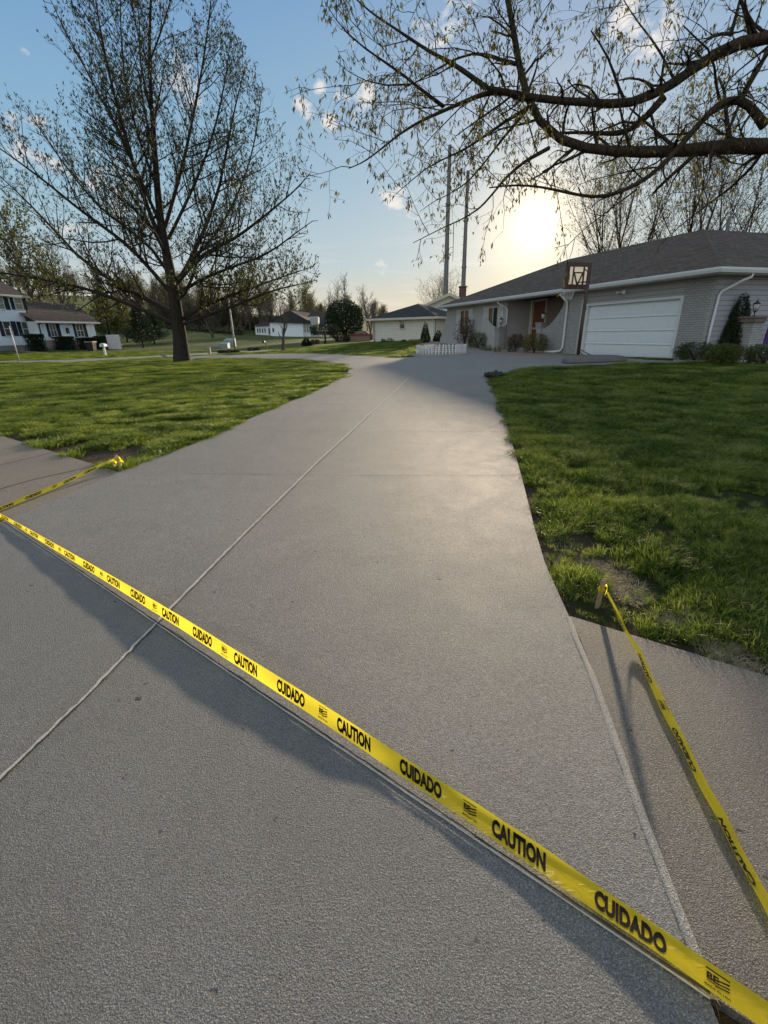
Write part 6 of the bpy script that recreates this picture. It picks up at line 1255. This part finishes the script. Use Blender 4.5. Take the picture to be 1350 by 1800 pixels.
# white house: gabled wing at left, sunroom, tall chimney, garage at right
wh = box_house('white_house', 'pale blue white house with gable, sunroom and tall stone chimney beyond the far lawn', [(475, 566, 533, 592, 0, 12), (449, 572, 476, 592, 1.5, 7), (530, 566, 546, 592, .6, 10), (559, 575, 583, 592, 0, 9)],
    [[(472, 566, -.6), (510, 546, -.6), (552, 569, -.6), (556, 569, 12), (520, 544, 12), (472, 566, 12)][:3], [(508, 545.5, -.7), (553, 569.5, -.7), (566, 566, 9), (535, 545, 9)], [(470, 567, -.7), (509, 545.5, -.7), (536, 545, 9), (500, 566, 9)],
     [(446, 573.5, 1.0), (478, 572, 1.0), (475, 564.5, 5), (459, 565, 5)], [(446, 573.5, 1.0), (459, 565, 5), (452, 570, 9)], [(556, 576, -.6), (584, 575.5, -.6), (570, 560, 6), (552, 560, 6)], [(584, 575.5, -.6), (587, 575, 9), (570, 560, 6)],
     [(540, 557, .5), (562, 557.5, .5), (552, 546, 3)]], 104, 'siding_white', 'roof2',
    [(451, 577, 454, 585, 1.5, 'glass'), (455, 577, 458, 585, 1.5, 'glass'), (459.5, 577, 462.5, 585, 1.5, 'glass'), (464, 577, 467, 585, 1.5, 'glass'), (471, 577, 474.5, 588, 1.5, 'glass'), (478, 576, 482, 584, 0, 'glass'), (534, 571, 537.5, 584, .6, 'glass'), (538.5, 571, 542, 584, .6, 'glass')])
b = MB(); xa, xb = aty(546, 570, 103)[0], aty(559, 570, 103)[0]; z1 = aty(552, 556, 103)[2]; b.box((xa, 103.2, T(xa, 104) - 1), (xb, 106, z1)); b.build('chimney', M['stucco'], wh)
b = MB(); xa, xb = aty(565, 582, 104)[0], aty(580, 582, 104)[0]; b.box((xa, 103.9, T(xa, 104) - .2), (xb, 103.99, aty(570, 579, 104)[2])); b.build('garage_door', M['cream'], wh)
box_house('brown_house', 'brown roofed house half hidden behind the stone chimney', [(556, 572, 600, 592, 0, 9)], [[(550, 573, -.8), (604, 573, -.8), (596, 552, 4), (556, 547, 4)], [(604, 573, -.8), (607, 572, 9), (596, 552, 4)]], 128, 'siding_grey', 'roof')
box_house('brown_house', 'tall brown roofed house rising above and behind the other brown roof', [(566, 560, 602, 592, 0, 9)], [[(562, 562, -.8), (606, 565, -.8), (590, 548, 4), (568, 545, 4)]], 138, 'siding_grey', 'roof')
box_house('gabled_house', 'small white gable peeking out right of the dark dome evergreen', [(614, 572, 622, 596, 0, 9)], [[(611, 572, -.6), (617.5, 560, -.6), (630, 562, 9), (624, 573, 9)], [(617.5, 560, -.6), (623, 575, -.6), (640, 575, 9), (630, 562, 9)]], 110, 'siding_white', 'roof')
# cream garage and the gabled house behind it
def cream_house():
    A = np.array([-.75, 49.4]); B = np.array([5.07, 46.0]); u = (B - A) / np.linalg.norm(B - A); L = float(np.linalg.norm(B - A)); v = np.array([-u[1], u[0]]); tf = lambda s, d, z: (A[0] + u[0] * s + v[0] * d, A[1] + u[1] * s + v[1] * d, z)
    zE = aty(700, 559, 48)[2]; root = empty('cream_house', (A[0], A[1], .7), 'cream sided garage with dark hip roof between the lawns', 'house'); b = MB(tf); b.box((0, 0, .3), (L, 7.5, zE)); b.build('wall', M['siding_cream'], root)
    zr = aty(720, 534.5, 51)[2]; b = MB(tf); o = .45; b.add([(-o, -o, zE), (L + o, -o, zE), (L + o, 8, zE), (-o, 8, zE), (L / 2, 3.4, zr), (L / 2, 4.4, zr)], [(0, 1, 4), (1, 2, 5, 4), (2, 3, 5), (3, 0, 4, 5)]); b.build('roof', M['roof2'], root)
    b = MB(tf); b.box((-o, -o - .1, zE - .18), (L + o, -o - .001, zE + .01)); b.box((L + o + .001, -o - .1, zE - .18), (L + o + .1, 8, zE + .01)); b.box((-o, -o, zE - .16), (L + o, -.002, zE - .10)); b.build('gutter', M['cream'], root)
    b = MB(tf); b.box((-.03, -.04, .4), (.09, -.001, zE - .17)); b.box((L - .09, -.04, .4), (L + .03, -.001, zE - .17)); b.build('corner_board', M['cream'], root); b = MB(tf); b.tube([(.2, -.5, zE - .1), (.16, -.09, zE - .4), (.16, -.09, .75), (.0, -.3, .68)], .05, 6); b.build('downspout', M['plasticgrey'], root); b = MB(tf); b.tube([(L + .25, -.5, zE - .1), (L + .14, -.05, zE - .35), (L + .14, -.05, .8)], .05, 6); b.build('downspout', M['plasticgrey'], root)
    rr = ray(707, 570); n3 = np.array([v[0], v[1], 0]); 
    def SZ(px, py): rr = ray(px, py); t = ((np.array([A[0], A[1], 0]) - CAM) @ n3) / (rr @ n3); p = CAM + rr * t; return float((p[:2] - A) @ u), float(p[2])
    s0, zt = SZ(702.5, 560); s1, zb = SZ(712, 578); win(s0, s1, zb, zt, root, tf, 0, 'cream', 'glass', 1)
    # recessed entry at right
    b = MB(tf); b.box((L + .001, 3.2, .3), (L + 3.2, 9, zE + .3)); b.build('entry_wall', M['redbrick'], root)
cream_house()
gh = box_house('gabled_house', 'white gabled house behind the cream garage with a red brick chimney', [(722, 545, 850, 605, 0, 12)], [], 60, 'siding_white', 'roof2')
p = lambda x, y, d=0: tuple(aty(x, y, 60 + d)); b = MB(); b.add([p(728, 544.5), p(790, 517.5), p(852, 545)], [(0, 1, 2)]); b.build('gable', M['siding_cream'], gh)
ap, lf, rg = Vector(p(790, 514.5, -.5)), Vector(p(722, 546, -.5)), Vector(p(858, 546, -.5)); bk = Vector((0, 13, 0)); b = MB(); dn = Vector((0, 0, -.18)); b.add([ap, lf, lf + bk, ap + bk, ap + dn, lf + dn, rg, rg + bk, rg + dn], [(0, 1, 2, 3), (0, 3, 7, 6)]); b.build('roof', M['roof2'], gh); b = MB(); b.add([ap + Vector((0, -.03, 0)), lf + Vector((0, -.03, 0)), lf + dn * 1.4 + Vector((0, -.03, 0)), ap + dn * 1.8 + Vector((0, -.03, 0)), rg + dn * 1.4 + Vector((0, -.03, 0)), rg + Vector((0, -.03, 0))], [(0, 1, 2, 3), (0, 3, 4, 5)]); b.build('barge_board', M['cream'], gh)
b = MB(); q = aty(813, 520, 61); zt = aty(811, 503, 61)[2]; b.box((q[0] - .38, 60.7, 3.5), (q[0] + .38, 61.4, zt - .15)); b.box((q[0] - .45, 60.6, zt - .149), (q[0] + .45, 61.5, zt)); b.build('chimney', M['redbrick'], gh)
# tall steel transmission poles
for i, (xt, yt, xb, yb, wt, wb, lb) in enumerate([(788.5, 255, 783.5, 512, 5.6, 9.6, 'taller left one of two weathered steel transmission poles'), (822.5, 300, 814, 512, 5.0, 9.2, 'shorter right one of two weathered steel transmission poles')]):
    Yv = 78.0; bt = aty(xb, yb, Yv); zt = aty(xt, yt, Yv)[2]; zb = T(bt[0], Yv); k = (aty(xb + 1, yb, Yv)[0] - bt[0]) / 2; o_ = empty('transmission_pole', (bt[0], Yv, zb), lb, 'utility pole', 'steel transmission poles'); b = MB(); n = 9; zs = np.linspace(zb - .2, zt, n); xs_ = np.linspace(bt[0], bt[0] + .02, n); b.tube([(x_, Yv, z_) for x_, z_ in zip(xs_, zs)], list(np.linspace(wb * k * 1.02, wt * k, n)), 12); b.build('shaft', M['steel'], o_, False); b = MB()
    for z_ in np.linspace(zb + 8, zt - 1, 14): b.tube([(bt[0] - wb * k * .9, Yv - .1, z_), (bt[0] - wb * k * 1.35, Yv - .1, z_)], .03, 5)
    for z_ in (zb + (zt - zb) * .45, zb + (zt - zb) * .72): b.lathe((bt[0] + .01, Yv, z_), [(wb * k * .95, 0), (wb * k * .95, .25)], 12)
    b.build('step_bolts', M['steel'], o_)
# car behind the brown fence
def car(px, py, Yv):
    q = aty(px, py, Yv); x, z = q[0], T(q[0], Yv); root = empty('parked_car', (x, Yv, z), 'maroon parked car partly hidden behind the brown wooden fence', 'car'); b = MB(); pr = [(-2.1, .35), (2.1, .35), (2.2, .7), (2.0, .95), (1.1, 1.02), (.6, 1.45), (-.9, 1.48), (-1.6, 1.05), (-2.15, .95)]; b.prism([(x + a, z + c) for a, c in pr], Yv, Yv + 1.75); b.build('body', M['car'], root, bevel=.04)
    b = MB(); b.prism([(x - .85, z + 1.4), (x + .5, z + 1.38), (x + .9, z + 1.05), (x - 1.3, z + 1.05)], Yv - .012, Yv - .002); b.build('window', M['glass'], root)
    for k in (-1.3, 1.35): b = MB(); b.tube([(x + k, Yv - .03, z + .34), (x + k, Yv + .22, z + .34)], .33, 16); b.build('wheel', M['black'], root, True)
car(637, 590, 80)

# ---------------------------------------------------------------- placed trees
c = conifer('spruce_tree', 6.6, 3.3, 51, 'needle', 'dark broad spruce with visible trunk left of the big tree', None, .14, 1.25, .34); x, y = aty(250, 600, 62)[0], 62; c.location = (x, y, T(x, y) - .05); s = (aty(250, 538, 62)[2] - T(x, y)) / 6.6; c.scale = (s, s, s)
c2 = copy_tree(c); c2['label'] = 'second dark spruce half hidden behind the broad one'; x, y = aty(271, 600, 70)[0], 70; c2.location = (x, y, T(x, y) - .05); c2.rotation_euler = (0, 0, 2); c2.scale = (s * .95, s * .95, s * .95)
c = conifer('pine_tree', 9, 3.4, 52, 'needle2', 'yellowish pine with open crown right behind the low wing of the white house', None, .2, 1.2, .36); x, y = aty(193, 590, 64)[0], 64; c.location = (x, y, T(x, y) - .1); s = (aty(190, 500, 64)[2] - T(x, y)) / 9; c.scale = (s, s, s)
c2 = copy_tree(c); c2['label'] = 'second yellowish pine between the first one and the dark spruce'; x, y = aty(222, 590, 70)[0], 70; c2.location = (x, y, T(x, y) - .1); c2.rotation_euler = (0, 0, 1.4); c2.scale = (s * .85, s * .85, s * .85)
PY = [(3.0, .4, 1.3, .55, .15, .08, .5, .15, .012)]
q = G(498, 616); make_tree('young_tree', aty(490, 540, q[1])[2] - q[2], 2.0, PY, 16, .15, 0, None, 61, inc0=38, inc1=70, f0=.32, upl=.10, bark='bark3', label='young bare tree with pale trunk in front of the far white house', loc=(q[0], q[1], q[2] - .05))
PE = [(2.8, .8, 2.6, .7, .08, .09, .5, .10, .011), (3.2, .35, 1.1, .75, .06, .1, .55, .12, .006)]
el = make_tree('elm_tree', 11, 8.0, PE, 30, .12, .10, 'catkin', 62, inc0=40, inc1=75, f0=.15, multi=5, upl=.10, bark='bark2', label='many-stemmed budding tree rising behind the ranch house roof near the low sun', group='budding trees behind the ranch house', per=2.2)
for i, (px, Yv, hy, lb) in enumerate([(1095, 44, 235, None), (1225, 42, 215, 'budding tree behind the ranch house roof beneath the thick limb'), (1345, 40, 240, 'budding tree behind the ranch house ridge at the right edge')]):
    p_ = aty(px, 430, Yv); z0 = T(p_[0], Yv); s = (aty(px, hy, Yv)[2] - z0) / 10.5; place(el, p_[0], Yv, s, i * 2.1, first=(i == 0), label=lb)
sm = copy_tree(el); p_ = aty(790, 560, 84); sm.location = (p_[0] - 1, 84, T(p_[0], 84)); sm['label'] = 'budding tree top showing above the gabled house beside the steel poles'; s = (aty(790, 488, 84)[2] - sm.location.z) / 10.5; sm.scale = (s * 1.3, s * 1.3, s)
lt = copy_tree(protos[1]); p_ = aty(52, 520, 66); lt.location = (p_[0], 66, T(p_[0], 66)); lt['label'] = 'tall budding tree behind the white house at the left edge'; lt['group'] = 'budding trees behind the white house'; s = (aty(40, 300, 66)[2] - lt.location.z) / 11; lt.scale = (s * .75, s * .75, s * .72)
lt = copy_tree(protos[0]); p_ = aty(100, 520, 72); lt.location = (p_[0], 72, T(p_[0], 72)); lt['label'] = 'bare grey tree behind the low wing of the white house'; s = (aty(100, 400, 72)[2] - lt.location.z) / 12; lt.scale = (s * .85, s * .85, s * .85)
lt = copy_tree(protos[1]); p_ = aty(-60, 520, 62); lt.location = (p_[0], 62, T(p_[0], 62)); lt['label'] = 'budding tree cut by the left picture edge behind the white house'; lt['group'] = 'budding trees behind the white house'; lt.scale = (1.1, 1.1, 1.05)
bt = copy_tree(protos[2]); p_ = aty(375, 600, 84); bt.location = (p_[0], 84, T(p_[0], 84)); bt['label'] = 'old bare tree with thick trunk at the foot of the far hill'; bt.scale = (.85, .85, .75)
lt = copy_tree(protos[1]); p_ = aty(540, 600, 118); lt.location = (p_[0], 118, T(p_[0], 118)); lt['label'] = 'yellow green tree directly behind the far white house'; lt.scale = (.95, .95, .95)
